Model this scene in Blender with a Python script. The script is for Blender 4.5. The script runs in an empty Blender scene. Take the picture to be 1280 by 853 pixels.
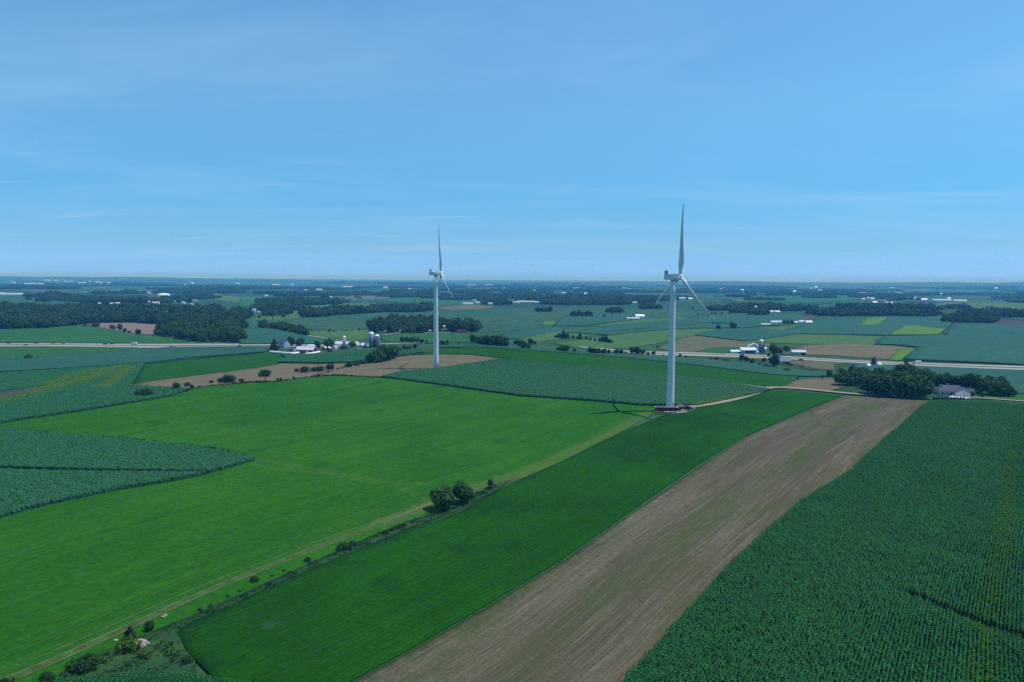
import bpy, bmesh, math, random
import numpy as np
from mathutils import Vector, Matrix
from mathutils.geometry import delaunay_2d_cdt

random.seed(7)
rng = np.random.default_rng(11)
R = math.radians
scene = bpy.context.scene
col = scene.collection

# ------------------------------------------------------------------ camera
W0, H0, FPX = 1280.0, 853.0, 900.0
CAM_Z = 76.0
YH = 349.5                                   # image row of the true horizon at the centre
PITCH = math.atan((H0 / 2 - YH) / FPX)
ROLL = R(0.40)
_cr, _sr, _cp, _sp = math.cos(ROLL), math.sin(ROLL), math.cos(PITCH), math.sin(PITCH)
r0 = np.array([1.0, 0, 0]); u0 = np.array([0, _sp, _cp]); FWD = np.array([0, _cp, -_sp])
RIGHT = r0 * _cr + u0 * _sr
UP = u0 * _cr - r0 * _sr
CAM = np.array([0.0, 0.0, CAM_Z])
cd = bpy.data.cameras.new('camera')
cam = bpy.data.objects.new('camera', cd); col.objects.link(cam)
cam.matrix_world = Matrix(((RIGHT[0], UP[0], -FWD[0], 0), (RIGHT[1], UP[1], -FWD[1], 0),
                           (RIGHT[2], UP[2], -FWD[2], CAM_Z), (0, 0, 0, 1)))
cd.sensor_width = 36.0
cd.lens = 36.0 * FPX / W0
cd.clip_start = 1.0
cd.clip_end = 90000.0
scene.camera = cam

# ------------------------------------------------------------------ light
SUN_EL, SUN_AZ = R(66), R(6)                 # azimuth counted from +X towards +Y
SUN_DIR = Vector((math.cos(SUN_EL) * math.cos(SUN_AZ), math.cos(SUN_EL) * math.sin(SUN_AZ), math.sin(SUN_EL)))
ld = bpy.data.lights.new('sun', 'SUN'); ld.energy = 3.6; ld.angle = R(0.53); ld.color = (1.0, 0.955, 0.89)
sun = bpy.data.objects.new('sun', ld); col.objects.link(sun)
sun.rotation_euler = SUN_DIR.to_track_quat('Z', 'Y').to_euler()
sun.location = (200, 0, 400)

world = bpy.data.worlds.new('World'); scene.world = world; world.use_nodes = True
wn, wl = world.node_tree.nodes, world.node_tree.links
wn.clear()
def N(nodes, t, **kw):
    n = nodes.new(t)
    for k, v in kw.items(): setattr(n, k, v)
    return n
sky = N(wn, 'ShaderNodeTexSky', sky_type='NISHITA', sun_disc=False)
sky.sun_elevation = SUN_EL; sky.sun_rotation = math.pi / 2 - SUN_AZ
sky.altitude = 300; sky.air_density = 1.0; sky.dust_density = 0.0; sky.ozone_density = 6.0
bg = N(wn, 'ShaderNodeBackground'); bg.inputs['Strength'].default_value = 0.112
wout = N(wn, 'ShaderNodeOutputWorld')
tint = N(wn, 'ShaderNodeMix', data_type='RGBA', blend_type='MULTIPLY'); tint.inputs[0].default_value = 1.0
# thin cirrus: noise on the direction, projected on a high plane
tc = N(wn, 'ShaderNodeTexCoord'); sep = N(wn, 'ShaderNodeSeparateXYZ'); wl.new(tc.outputs['Generated'], sep.inputs[0])
zz = N(wn, 'ShaderNodeMath', operation='MAXIMUM'); wl.new(sep.outputs[2], zz.inputs[0]); zz.inputs[1].default_value = 0.0
# the camera's cyan rendering of a clear summer sky: ratio to the physical sky by elevation
tr = N(wn, 'ShaderNodeValToRGB'); zq = N(wn, 'ShaderNodeMath', operation='MULTIPLY'); zq.inputs[1].default_value = 2.5
wl.new(zz.outputs[0], zq.inputs[0]); wl.new(zq.outputs[0], tr.inputs[0])
SKY_RATIO = [(0.0, (.22, .62, 2.5)), (.026, (.34, .72, 1.6)), (.11, (.42, .74, 1.12)), (.275, (.45, .92, 1.15)), (.54, (.80, 1.28, 1.32)), (.88, (.98, 1.48, 1.48))]
while len(tr.color_ramp.elements) < len(SKY_RATIO): tr.color_ramp.elements.new(.5)
for e_, (p_, c_) in zip(tr.color_ramp.elements, SKY_RATIO): e_.position = p_; e_.color = (c_[0] / 2, c_[1] / 2, c_[2] / 2, 1)
dbl = N(wn, 'ShaderNodeVectorMath', operation='SCALE'); dbl.inputs[3].default_value = 2.0; wl.new(tr.outputs[0], dbl.inputs[0]); wl.new(dbl.outputs[0], tint.inputs[7])
za = N(wn, 'ShaderNodeMath', operation='ADD'); wl.new(zz.outputs[0], za.inputs[0]); za.inputs[1].default_value = 0.045
dx = N(wn, 'ShaderNodeMath', operation='DIVIDE'); wl.new(sep.outputs[0], dx.inputs[0]); wl.new(za.outputs[0], dx.inputs[1])
dy = N(wn, 'ShaderNodeMath', operation='DIVIDE'); wl.new(sep.outputs[1], dy.inputs[0]); wl.new(za.outputs[0], dy.inputs[1])
cmb = N(wn, 'ShaderNodeCombineXYZ'); wl.new(dx.outputs[0], cmb.inputs[0]); wl.new(dy.outputs[0], cmb.inputs[1])
def cloud(scale, sx, sy, det, rough, lo, hi, seed):
    m = N(wn, 'ShaderNodeMapping'); m.inputs['Scale'].default_value = (sx, sy, 1); m.inputs['Location'].default_value = (seed, seed * .7, 0)
    m.inputs['Rotation'].default_value = (0, 0, R(-14))
    wl.new(cmb.outputs[0], m.inputs[0])
    n = N(wn, 'ShaderNodeTexNoise'); n.inputs['Scale'].default_value = scale; n.inputs['Detail'].default_value = det
    n.inputs['Roughness'].default_value = rough; n.inputs['Distortion'].default_value = 0.7
    wl.new(m.outputs[0], n.inputs['Vector'])
    r = N(wn, 'ShaderNodeMapRange', interpolation_type='SMOOTHSTEP'); r.inputs[1].default_value = lo; r.inputs[2].default_value = hi
    wl.new(n.outputs['Fac'], r.inputs[0])
    return r
c1 = cloud(0.55, 0.5, 1.1, 6, 0.62, 0.44, 0.82, 3.1)
c2 = cloud(1.0, 0.34, 1.5, 7, 0.60, 0.60, 0.78, 11.7)
mm = N(wn, 'ShaderNodeMath', operation='MULTIPLY'); wl.new(c2.outputs[0], mm.inputs[0]); mm.inputs[1].default_value = 0.20
lm = N(wn, 'ShaderNodeMapRange', interpolation_type='SMOOTHSTEP'); wl.new(sep.outputs[0], lm.inputs[0])
for k_, q_ in enumerate((.30, -.30, .12, 1.0)): lm.inputs[k_ + 1].default_value = q_
mk = N(wn, 'ShaderNodeMath', operation='MULTIPLY'); wl.new(mm.outputs[0], mk.inputs[0]); wl.new(lm.outputs[0], mk.inputs[1])
m1 = N(wn, 'ShaderNodeMath', operation='MULTIPLY_ADD'); wl.new(c1.outputs[0], m1.inputs[0]); m1.inputs[1].default_value = 0.14
wl.new(mk.outputs[0], m1.inputs[2])
cm = N(wn, 'ShaderNodeMix', data_type='RGBA'); wl.new(m1.outputs[0], cm.inputs[0])
wl.new(sky.outputs[0], tint.inputs[6]); wl.new(tint.outputs[2], cm.inputs[6]); cm.inputs[7].default_value = (7.5, 8.6, 9.6, 1)
wl.new(cm.outputs[2], bg.inputs[0]); wl.new(bg.outputs[0], wout.inputs[0])

scene.view_settings.view_transform = 'Standard'; scene.view_settings.look = 'None'
scene.view_settings.exposure = 0.0; scene.view_settings.gamma = 1.0
scene.render.engine = 'CYCLES'
scene.cycles.use_denoising = False
scene.cycles.max_bounces = 5; scene.cycles.diffuse_bounces = 3; scene.cycles.volume_bounces = 0
scene.cycles.transparent_max_bounces = 8

# ------------------------------------------------------------------ the shape of the land
def sstep(a, b, x):
    t = np.clip((x - a) / (b - a), 0, 1); return t * t * (3 - 2 * t)
def gauss(x, y, cx, cy, sx, sy, a):
    return a * np.exp(-((x - cx) / sx) ** 2 / 2 - ((y - cy) / sy) ** 2 / 2)
FAR_HILLS = [(-8200, 11500, 900, 700, 42), (-6700, 12500, 700, 900, 30), (-4700, 11800, 800, 600, 34), (-3900, 12900, 500, 700, 30), (-1400, 13500, 1100, 700, 26), (400, 12600, 500, 600, 22), (2300, 13200, 900, 800, 34), (3600, 11900, 600, 500, 26), (5200, 12800, 1300, 700, 38), (7600, 12000, 900, 800, 40), (9300, 12600, 700, 600, 44), (-2600, 9200, 700, 420, 16), (1800, 8600, 800, 400, 14), (5600, 8900, 600, 420, 18)]
def HT(x, y):
    x = np.asarray(x, float); y = np.asarray(y, float)
    d = np.hypot(x, y)
    h = 1.0 * np.sin(x / 61 + 0.4 + 0.5 * np.sin(y / 90)) * np.cos(y / 83 + 0.9)
    h = h + 0.5 * np.sin((x + y) / 37 + 1.0)
    h = h + gauss(x, y, -20, 722, 92, 55, 13.0)               # the ridge that hides the highway
    h = h + gauss(x, y, -170, 560, 110, 90, 2.5)
    h = h + gauss(x, y, -480, 900, 170, 70, 4.0)
    h = h + sstep(900, 2400, d) * (5.0 * np.sin(x / 310 + 1.2 * np.sin(y / 700) + .7) * np.sin(y / 360 + 0.5) + 2.5 * np.sin(x / 170 + y / 230))
    h = h + sstep(3500, 9000, d) * (11.0 * np.sin(x / 1300 + 1.1 * np.sin(y / 2100)) * np.sin(y / 900 + .4) + 5 * np.sin(x / 520 + y / 1100 + 2))
    h = h + sstep(7000, 17000, d) * (24.0 * np.sin(x / 2600 + 2.0 + np.sin(y / 4000)) * np.sin(y / 3100 + 1.0) + 26)
    for cx, cy, sx, sy, a in FAR_HILLS: h = h + gauss(x, y, cx, cy, sx, sy, a)
    return h

_ts = 60.0 * 1.0085 ** np.arange(760)
def ground_at(px, off=0.0):
    """points of the land under pixels (N,2) of the 1280x853 photograph"""
    px = np.atleast_2d(np.asarray(px, float))
    d = FWD[None] * FPX + RIGHT[None] * (px[:, :1] - W0 / 2) - UP[None] * (px[:, 1:2] - H0 / 2)
    d = d / np.hypot(d[:, 0], d[:, 1])[:, None]
    g = CAM_Z + d[:, 2:3] * _ts[None] - HT(d[:, 0:1] * _ts[None], d[:, 1:2] * _ts[None]) - off
    hit = g < 0
    k = np.where(hit.any(1), hit.argmax(1), len(_ts) - 1)
    lo = _ts[np.maximum(k - 1, 0)]; hi = _ts[k]
    for _ in range(18):
        m = (lo + hi) / 2
        gm = CAM_Z + d[:, 2] * m - HT(d[:, 0] * m, d[:, 1] * m) - off
        lo = np.where(gm > 0, m, lo); hi = np.where(gm > 0, hi, m)
    t = (lo + hi) / 2
    x, y = d[:, 0] * t, d[:, 1] * t
    return np.stack([x, y, HT(x, y)], 1)
def at(px, py): return Vector(ground_at([(px, py)])[0])
def mpp(p): return math.hypot(p[0], p[1]) / FPX          # metres per photo pixel at a point

# ------------------------------------------------------------------ materials
MATS = {}
def new_mat(name):
    m = bpy.data.materials.new(name); m.use_nodes = True; m.node_tree.nodes.clear(); MATS[name] = m
    return m, m.node_tree.nodes, m.node_tree.links
def c4(c): return (c[0], c[1], c[2], 1)
def rampn(n, stops, interp='LINEAR'):
    r = N(n, 'ShaderNodeValToRGB'); r.color_ramp.interpolation = interp
    e = r.color_ramp.elements
    while len(e) < len(stops): e.new(0.5)
    for k, (p, c) in enumerate(stops): e[k].position = p; e[k].color = c4(c)
    return r
def noise(n, l, vec, scale, detail=4, rough=.55, dist=0.0):
    t = N(n, 'ShaderNodeTexNoise'); t.inputs['Scale'].default_value = scale; t.inputs['Detail'].default_value = detail
    t.inputs['Roughness'].default_value = rough; t.inputs['Distortion'].default_value = dist
    l.new(vec, t.inputs['Vector']); return t.outputs['Fac']
def mapping(n, l, vec, sc):
    m = N(n, 'ShaderNodeMapping'); m.inputs['Scale'].default_value = sc; l.new(vec, m.inputs[0]); return m.outputs[0]
def mix(n, l, fac, a, b, bt='MIX'):
    m = N(n, 'ShaderNodeMix', data_type='RGBA', blend_type=bt)
    for sock, v in ((0, fac), (6, a), (7, b)):
        if isinstance(v, (int, float)): m.inputs[sock].default_value = v
        elif isinstance(v, tuple): m.inputs[sock].default_value = c4(v)
        else: l.new(v, m.inputs[sock])
    return m.outputs[2]
def mrange(n, l, v, a, b, c=0.0, d=1.0, smooth=True):
    m = N(n, 'ShaderNodeMapRange')
    if smooth: m.interpolation_type = 'SMOOTHSTEP'
    for k, q in enumerate((a, b, c, d)): m.inputs[k + 1].default_value = q
    l.new(v, m.inputs[0]); return m.outputs[0]
def mth(n, l, op, a, b=None):
    m = N(n, 'ShaderNodeMath', operation=op)
    for k, v in enumerate((a, b)):
        if v is None: continue
        if isinstance(v, (int, float)): m.inputs[k].default_value = v
        else: l.new(v, m.inputs[k])
    return m.outputs[0]
def finish(m, n, l, colr, rough=0.8, spec=0.25, bump=None, bstr=0.3, bdist=0.3, metal=0.0, sheen=0.0):
    b = N(n, 'ShaderNodeBsdfPrincipled'); o = N(n, 'ShaderNodeOutputMaterial')
    if isinstance(colr, tuple): b.inputs['Base Color'].default_value = c4(colr)
    else: l.new(colr, b.inputs['Base Color'])
    b.inputs['Roughness'].default_value = rough; b.inputs['Specular IOR Level'].default_value = spec; b.inputs['Metallic'].default_value = metal
    if sheen:
        b.inputs['Sheen Weight'].default_value = sheen; b.inputs['Sheen Roughness'].default_value = .5
        b.inputs['Sheen Tint'].default_value = (.55, .9, .85, 1)
    if bump is not None:
        bp = N(n, 'ShaderNodeBump'); bp.inputs['Strength'].default_value = bstr; bp.inputs['Distance'].default_value = bdist
        l.new(bump, bp.inputs['Height']); l.new(bp.outputs[0], b.inputs['Normal'])
    l.new(b.outputs[0], o.inputs[0]); return m

def crop_mat(name, c1, c2, c3=None, row=0.76, rowamt=0.35, big=0.012, fine=0.8, rough=.85, spec=.04, bump=.5, bdist=.4, sheen=0.0, streakc=(.12, .17, .02), band=0.35):
    """crop seen from above: rows along UV.y (metres), large soft variation, fine leaf grain, optional 'patch' attribute colour"""
    m, n, l = new_mat(name)
    g = N(n, 'ShaderNodeNewGeometry').outputs['Position']
    uv = N(n, 'ShaderNodeUVMap', uv_map='rows').outputs[0]
    nb = noise(n, l, g, big, 4, .6, .6)
    colr = mix(n, l, mrange(n, l, nb, .34, .68), c1, c2)
    if c3: colr = mix(n, l, mrange(n, l, noise(n, l, g, big * 4.7, 3, .6), .52, .74), colr, c3)
    # tramline-like long streaks following the rows
    st = noise(n, l, mapping(n, l, uv, (0.16, 0.004, 1)), 1.0, 5, .65)
    colr = mix(n, l, mth(n, l, 'MULTIPLY', mrange(n, l, st, .40, .70), band), colr, tuple(c * .72 for c in c1))
    st2 = noise(n, l, mapping(n, l, uv, (0.55, 0.011, 1)), 1.0, 3, .6)
    colr = mix(n, l, mth(n, l, 'MULTIPLY', mrange(n, l, st2, .52, .72), band), colr, tuple(min(1, c * 1.35) for c in c2))
    # rows
    sx = N(n, 'ShaderNodeSeparateXYZ'); l.new(uv, sx.inputs[0])
    wv = mth(n, l, 'SINE', mth(n, l, 'MULTIPLY', sx.outputs[0], 2 * math.pi / row))
    fn = noise(n, l, g, fine, 3, .7)
    rr = mth(n, l, 'MULTIPLY_ADD', wv, 0.25); 
    rr.node.inputs[2].default_value = 0.5
    hgt = mth(n, l, 'ADD', mth(n, l, 'MULTIPLY', rr, rowamt), fn)
    dark = mrange(n, l, fn, .30, .66, .74, 1.14)
    dk = N(n, 'ShaderNodeCombineColor')
    for k in range(3): l.new(dark, dk.inputs[k])
    colr = mix(n, l, 0.8, colr, dk.outputs[0], 'MULTIPLY')
    rd = mrange(n, l, rr, .3, .7, 1 - rowamt * .6, 1.0 + rowamt * .25)
    rk = N(n, 'ShaderNodeCombineColor')
    for k in range(3): l.new(rd, rk.inputs[k])
    colr = mix(n, l, 1.0, colr, rk.outputs[0], 'MULTIPLY')
    at_ = N(n, 'ShaderNodeAttribute', attribute_name='patch')
    pm = mth(n, l, 'MULTIPLY', at_.outputs['Fac'], mrange(n, l, noise(n, l, mapping(n, l, uv, (.5, .05, 1)), 1.0, 4, .65), .30, .6, .35, 1.0))
    colr = mix(n, l, pm, colr, streakc)
    return finish(m, n, l, colr, rough, spec, hgt, bump, bdist, sheen=sheen)

def soil_mat(name, c1, c2, straw, green, gamt=.6, fine=1.0):
    m, n, l = new_mat(name)
    g = N(n, 'ShaderNodeNewGeometry').outputs['Position']
    uv = N(n, 'ShaderNodeUVMap', uv_map='rows').outputs[0]
    s1 = noise(n, l, mapping(n, l, uv, (.09, .006, 1)), 1.0, 6, .62)
    colr = mix(n, l, mrange(n, l, s1, .36, .66), c1, c2)
    s2 = noise(n, l, mapping(n, l, uv, (.55, .012, 1)), 1.0, 5, .7)
    colr = mix(n, l, mrange(n, l, s2, .54, .72, 0, .55), colr, straw)
    s5 = noise(n, l, mapping(n, l, uv, (1.9, .03, 1)), 1.0, 4, .75)
    colr = mix(n, l, mrange(n, l, s5, .50, .68, 0, .55), colr, straw)
    colr = mix(n, l, mrange(n, l, s5, .48, .32, 0, .6), colr, tuple(c * .5 for c in c1))
    # weeds greening in patches drawn out along the rows
    gb = noise(n, l, mapping(n, l, uv, (.045, .012, 1)), 1.0, 4, .55)
    gf = noise(n, l, mapping(n, l, uv, (.7, .10, 1)), 1.0, 5, .7)
    gm = mth(n, l, 'MULTIPLY', mrange(n, l, gb, .44, .66), mrange(n, l, gf, .34, .62))
    colr = mix(n, l, mth(n, l, 'MULTIPLY', gm, gamt), colr, green)
    at_ = N(n, 'ShaderNodeAttribute', attribute_name='patch')
    pm = mth(n, l, 'MULTIPLY', at_.outputs['Fac'], mrange(n, l, gf, .32, .6, .15, 1.0))
    colr = mix(n, l, mth(n, l, 'MULTIPLY', pm, .85), colr, green)
    fn = noise(n, l, g, fine, 5, .75)
    colr = mix(n, l, mrange(n, l, fn, .36, .62, .0, .45), colr, tuple(c * .55 for c in c1))
    return finish(m, n, l, colr, .92, .04, mth(n, l, 'ADD', fn, s2), .5, .25)

def plain(name, c, rough=.6, spec=.35, var=.18, scale=1.5, metal=0.0, bump=.0):
    m, n, l = new_mat(name)
    g = N(n, 'ShaderNodeTexCoord').outputs['Object']
    f = noise(n, l, g, scale, 5, .65)
    colr = mix(n, l, mrange(n, l, f, .3, .75), tuple(min(1, q * (1 + var * .4)) for q in c), tuple(q * (1 - var) for q in c))
    return finish(m, n, l, colr, rough, spec, f if bump else None, bump or .1, .05, metal)

crop_mat('soy_bright', (.017, .104, .006), (.031, .134, .007), (.016, .098, .006), row=1.52, rowamt=.10, big=.010, fine=.55, bump=.35, streakc=(.13, .16, .05), band=.42)
crop_mat('soy_dark', (.0068, .056, .004), (.0135, .090, .004), (.006, .050, .007), row=1.52, rowamt=.18, big=.010, fine=.75, bump=.6, bdist=.5, streakc=(.03, .075, .04), band=.3)
crop_mat('soy_mid', (.012, .082, .005), (.018, .095, .006), (.011, .072, .006), row=1.52, rowamt=.10, big=.010, fine=.4, bump=.35)
crop_mat('corn_canopy', (.020, .088, .048), (.028, .104, .054), (.018, .082, .040), row=3.0, rowamt=.22, big=.012, fine=.35, rough=.7, spec=.12, bump=.6, bdist=.6, sheen=0, streakc=(.115, .175, .025))
crop_mat('corn_far', (.022, .094, .058), (.028, .108, .060), (.020, .088, .052), row=9.0, rowamt=.08, big=.006, fine=.12, rough=.7, spec=.08, bump=.3, bdist=.6, sheen=0, streakc=(.09, .16, .04))
crop_mat('soy_far', (.026, .112, .030), (.036, .124, .032), (.022, .098, .030), row=12., rowamt=.06, big=.006, fine=.10, bump=.2, streakc=(.10, .17, .03))
crop_mat('hay_far', (.058, .140, .040), (.075, .155, .044), (.048, .128, .042), row=10., rowamt=.12, big=.008, fine=.14, bump=.2, streakc=(.16, .15, .07))
crop_mat('pasture_far', (.030, .098, .052), (.046, .112, .054), (.024, .080, .046), row=30., rowamt=.05, big=.005, fine=.05, bump=.2, streakc=(.10, .14, .06), band=.5)
crop_mat('lime_far', (.085, .185, .030), (.095, .20, .032), None, row=12., rowamt=.06, big=.01, fine=.14, bump=.2)
crop_mat('rough_grass', (.020, .070, .026), (.032, .090, .030), (.050, .092, .034), row=5, rowamt=.05, big=.08, fine=1.3, bump=.9, bdist=.5, streakc=(.09, .15, .02))
crop_mat('corn_floor_shade', (.008, .022, .008), (.012, .030, .010), None, row=.76, rowamt=.05, big=.05, fine=1.2, bump=.2)  # soil between the corn rows, the canopy's shade painted into its dark colour
crop_mat('verge_grass', (.030, .092, .026), (.050, .105, .036), None, row=2, rowamt=.05, big=.2, fine=1.0, bump=.2)
crop_mat('lawn', (.030, .125, .018), (.040, .135, .020), None, row=2, rowamt=.05, big=.05, fine=.8, bump=.2)
soil_mat('soil_brown', (.090, .078, .048), (.145, .126, .080), (.27, .25, .18), (.056, .096, .020), .95, 1.1)
soil_mat('soil_tan', (.150, .126, .074), (.190, .160, .096), (.25, .22, .15), (.085, .115, .045), .5, .4)
soil_mat('soil_pink', (.215, .155, .130), (.245, .180, .150), (.30, .24, .20), (.14, .13, .08), .25, .2)
soil_mat('soil_far', (.120, .122, .066), (.155, .150, .085), (.20, .175, .13), (.075, .115, .05), .55, .2)
soil_mat('soil_purple', (.075, .068, .062), (.085, .075, .068), (.11, .10, .09), (.05, .085, .05), .4, .2)
plain('gravel', (.30, .28, .20), .95, .1, .3, .9, bump=.4)
plain('dirt_track_soil', (.085, .128, .044), .95, .1, .4, .35)
plain('track_faint', (.052, .140, .026), .95, .05, .4, .35)
plain('concrete', (.52, .50, .46), .85, .2, .15, .3)
plain('asphalt_pale', (.33, .32, .29), .85, .2, .15, .1)
plain('dry_verge', (.12, .125, .055), .95, .1, .4, .08)
plain('paint_white', (.80, .80, .79), .6, .3)
plain('paint_yellow', (.6, .42, .05), .6, .3)
plain('turbine_white', (.72, .73, .73), .45, .35, .06, .25)
plain('turbine_grey', (.30, .31, .32), .5, .4, .1)
plain('dark_plastic', (.02, .021, .024), .5, .4)
plain('barn_red', (.20, .022, .020), .75, .2, .25)
plain('maroon', (.095, .012, .022), .55, .4, .35)
plain('metal_roof', (.56, .58, .60), .42, .5, .10, .3)
plain('metal_wall', (.62, .66, .70), .5, .4, .1, .3)
plain('shingle_grey', (.080, .095, .130), .85, .2, .25, .6)
plain('shingle_blue', (.20, .23, .30), .85, .2, .2, .6)
plain('siding_white', (.74, .75, .76), .6, .3, .08)
plain('siding_pale', (.52, .56, .62), .6, .3, .08)
plain('siding_blue', (.36, .44, .55), .6, .3, .1)
plain('silo_blue', (.13, .17, .26), .4, .5, .2, .4)
plain('silo_concrete', (.36, .38, .42), .8, .2, .15, .4)
plain('silo_cap', (.80, .81, .82), .35, .5, .06)
plain('bag_white', (.82, .82, .81), .45, .4, .08, .5)
plain('glass_dark', (.02, .025, .03), .12, .6, .05)
plain('tyre', (.018, .018, .018), .85, .2)
plain('car_dark', (.022, .024, .030), .3, .5)
plain('car_white', (.78, .78, .78), .3, .5)
plain('car_silver', (.38, .39, .40), .3, .5, metal=.3)
plain('wood_dark', (.060, .050, .042), .9, .15, .4)
plain('bark', (.055, .043, .034), .95, .1, .35, 6)
plain('stone_pink', (.46, .36, .33), .9, .15, .35, 1.2, bump=.3)
plain('rust_soil', (.24, .17, .12), .95, .1, .3)
plain('steel', (.45, .46, .47), .4, .5, .1, metal=.6)

def leaf_mat(name, c1, c2, tr=.25, gloss=.008, rnd=.35):
    m, n, l = new_mat(name)
    oi = N(n, 'ShaderNodeObjectInfo')
    g = N(n, 'ShaderNodeNewGeometry')
    f = mth(n, l, 'ADD', mth(n, l, 'MULTIPLY', g.outputs['Random Per Island'], 1 - rnd), mth(n, l, 'MULTIPLY', oi.outputs['Random'], rnd))
    colr = mix(n, l, f, c1, c2)
    d = N(n, 'ShaderNodeBsdfDiffuse'); t = N(n, 'ShaderNodeBsdfTranslucent'); o = N(n, 'ShaderNodeOutputMaterial')
    gl = N(n, 'ShaderNodeBsdfGlossy'); gl.inputs['Roughness'].default_value = .5
    l.new(colr, d.inputs[0]); l.new(colr, t.inputs[0])
    ms = N(n, 'ShaderNodeMixShader'); ms.inputs[0].default_value = tr
    l.new(d.outputs[0], ms.inputs[1]); l.new(t.outputs[0], ms.inputs[2])
    m2 = N(n, 'ShaderNodeMixShader'); m2.inputs[0].default_value = gloss
    l.new(ms.outputs[0], m2.inputs[1]); l.new(gl.outputs[0], m2.inputs[2])
    l.new(m2.outputs[0], o.inputs[0]); return m
leaf_mat('leaf_oak', (.020, .064, .014), (.070, .150, .032))
leaf_mat('leaf_maple', (.017, .056, .016), (.056, .125, .032))
leaf_mat('leaf_grey', (.045, .080, .055), (.095, .130, .090))
leaf_mat('leaf_conifer', (.010, .030, .016), (.022, .052, .024))
leaf_mat('leaf_shrub', (.012, .040, .012), (.034, .080, .020))
leaf_mat('leaf_lime', (.060, .130, .018), (.10, .170, .030))
leaf_mat('leaf_corn', (.004, .068, .008), (.062, .370, .105), .3, .014, .3)
leaf_mat('leaf_corn_blue', (.046, .200, .100), (.115, .345, .195), .35, .014, .35)
leaf_mat('leaf_corn_lime', (.110, .230, .030), (.20, .34, .05), .3)
leaf_mat('leaf_corn_pale', (.055, .20, .018), (.115, .310, .050), .3)
leaf_mat('leaf_weed', (.038, .105, .036), (.075, .155, .055), .3)
leaf_mat('leaf_soy', (.010, .070, .012), (.020, .098, .016), .2)

def ground_material():
    m, n, l = new_mat('plain_land')
    g = N(n, 'ShaderNodeNewGeometry').outputs['Position']
    mp = N(n, 'ShaderNodeMapping'); mp.inputs['Rotation'].default_value = (0, 0, R(9)); mp.inputs['Scale'].default_value = (1 / 620, 1 / 380, 1); l.new(g, mp.inputs[0])
    wob = noise(n, l, g, .0011, 3, .5)
    v = N(n, 'ShaderNodeTexVoronoi', distance='CHEBYCHEV'); v.inputs['Scale'].default_value = 1.0; v.inputs['Randomness'].default_value = .75
    l.new(mp.outputs[0], v.inputs['Vector'])
    sc = N(n, 'ShaderNodeSeparateColor'); l.new(v.outputs['Color'], sc.inputs[0])
    rp = rampn(n, [(0, (.022, .085, .055)), (.30, (.030, .100, .050)), (.46, (.045, .115, .050)), (.60, (.026, .092, .060)), (.76, (.085, .15, .062)), (.86, (.15, .135, .10)), (.92, (.03, .075, .05))], 'CONSTANT')
    l.new(sc.outputs[0], rp.inputs[0])
    far = rp.outputs[0]
    wd = noise(n, l, mapping(n, l, g, (.00042, .00085, 1)), 1.0, 6, .62, .4)
    far = mix(n, l, mrange(n, l, wd, .50, .53), far, (.018, .045, .030))
    f2 = noise(n, l, g, .02, 4, .6)
    far = mix(n, l, mrange(n, l, f2, .35, .7, 0, .4), far, (.020, .070, .045))
    near = mix(n, l, mrange(n, l, noise(n, l, g, .03, 5, .65), .35, .65), (.024, .080, .034), (.045, .105, .042))
    ln = N(n, 'ShaderNodeVectorMath', operation='LENGTH'); l.new(g, ln.inputs[0])
    colr = mix(n, l, mrange(n, l, ln.outputs['Value'], 1500, 2600), near, far)
    return finish(m, n, l, colr, .9, .03)
ground_material()

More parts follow.
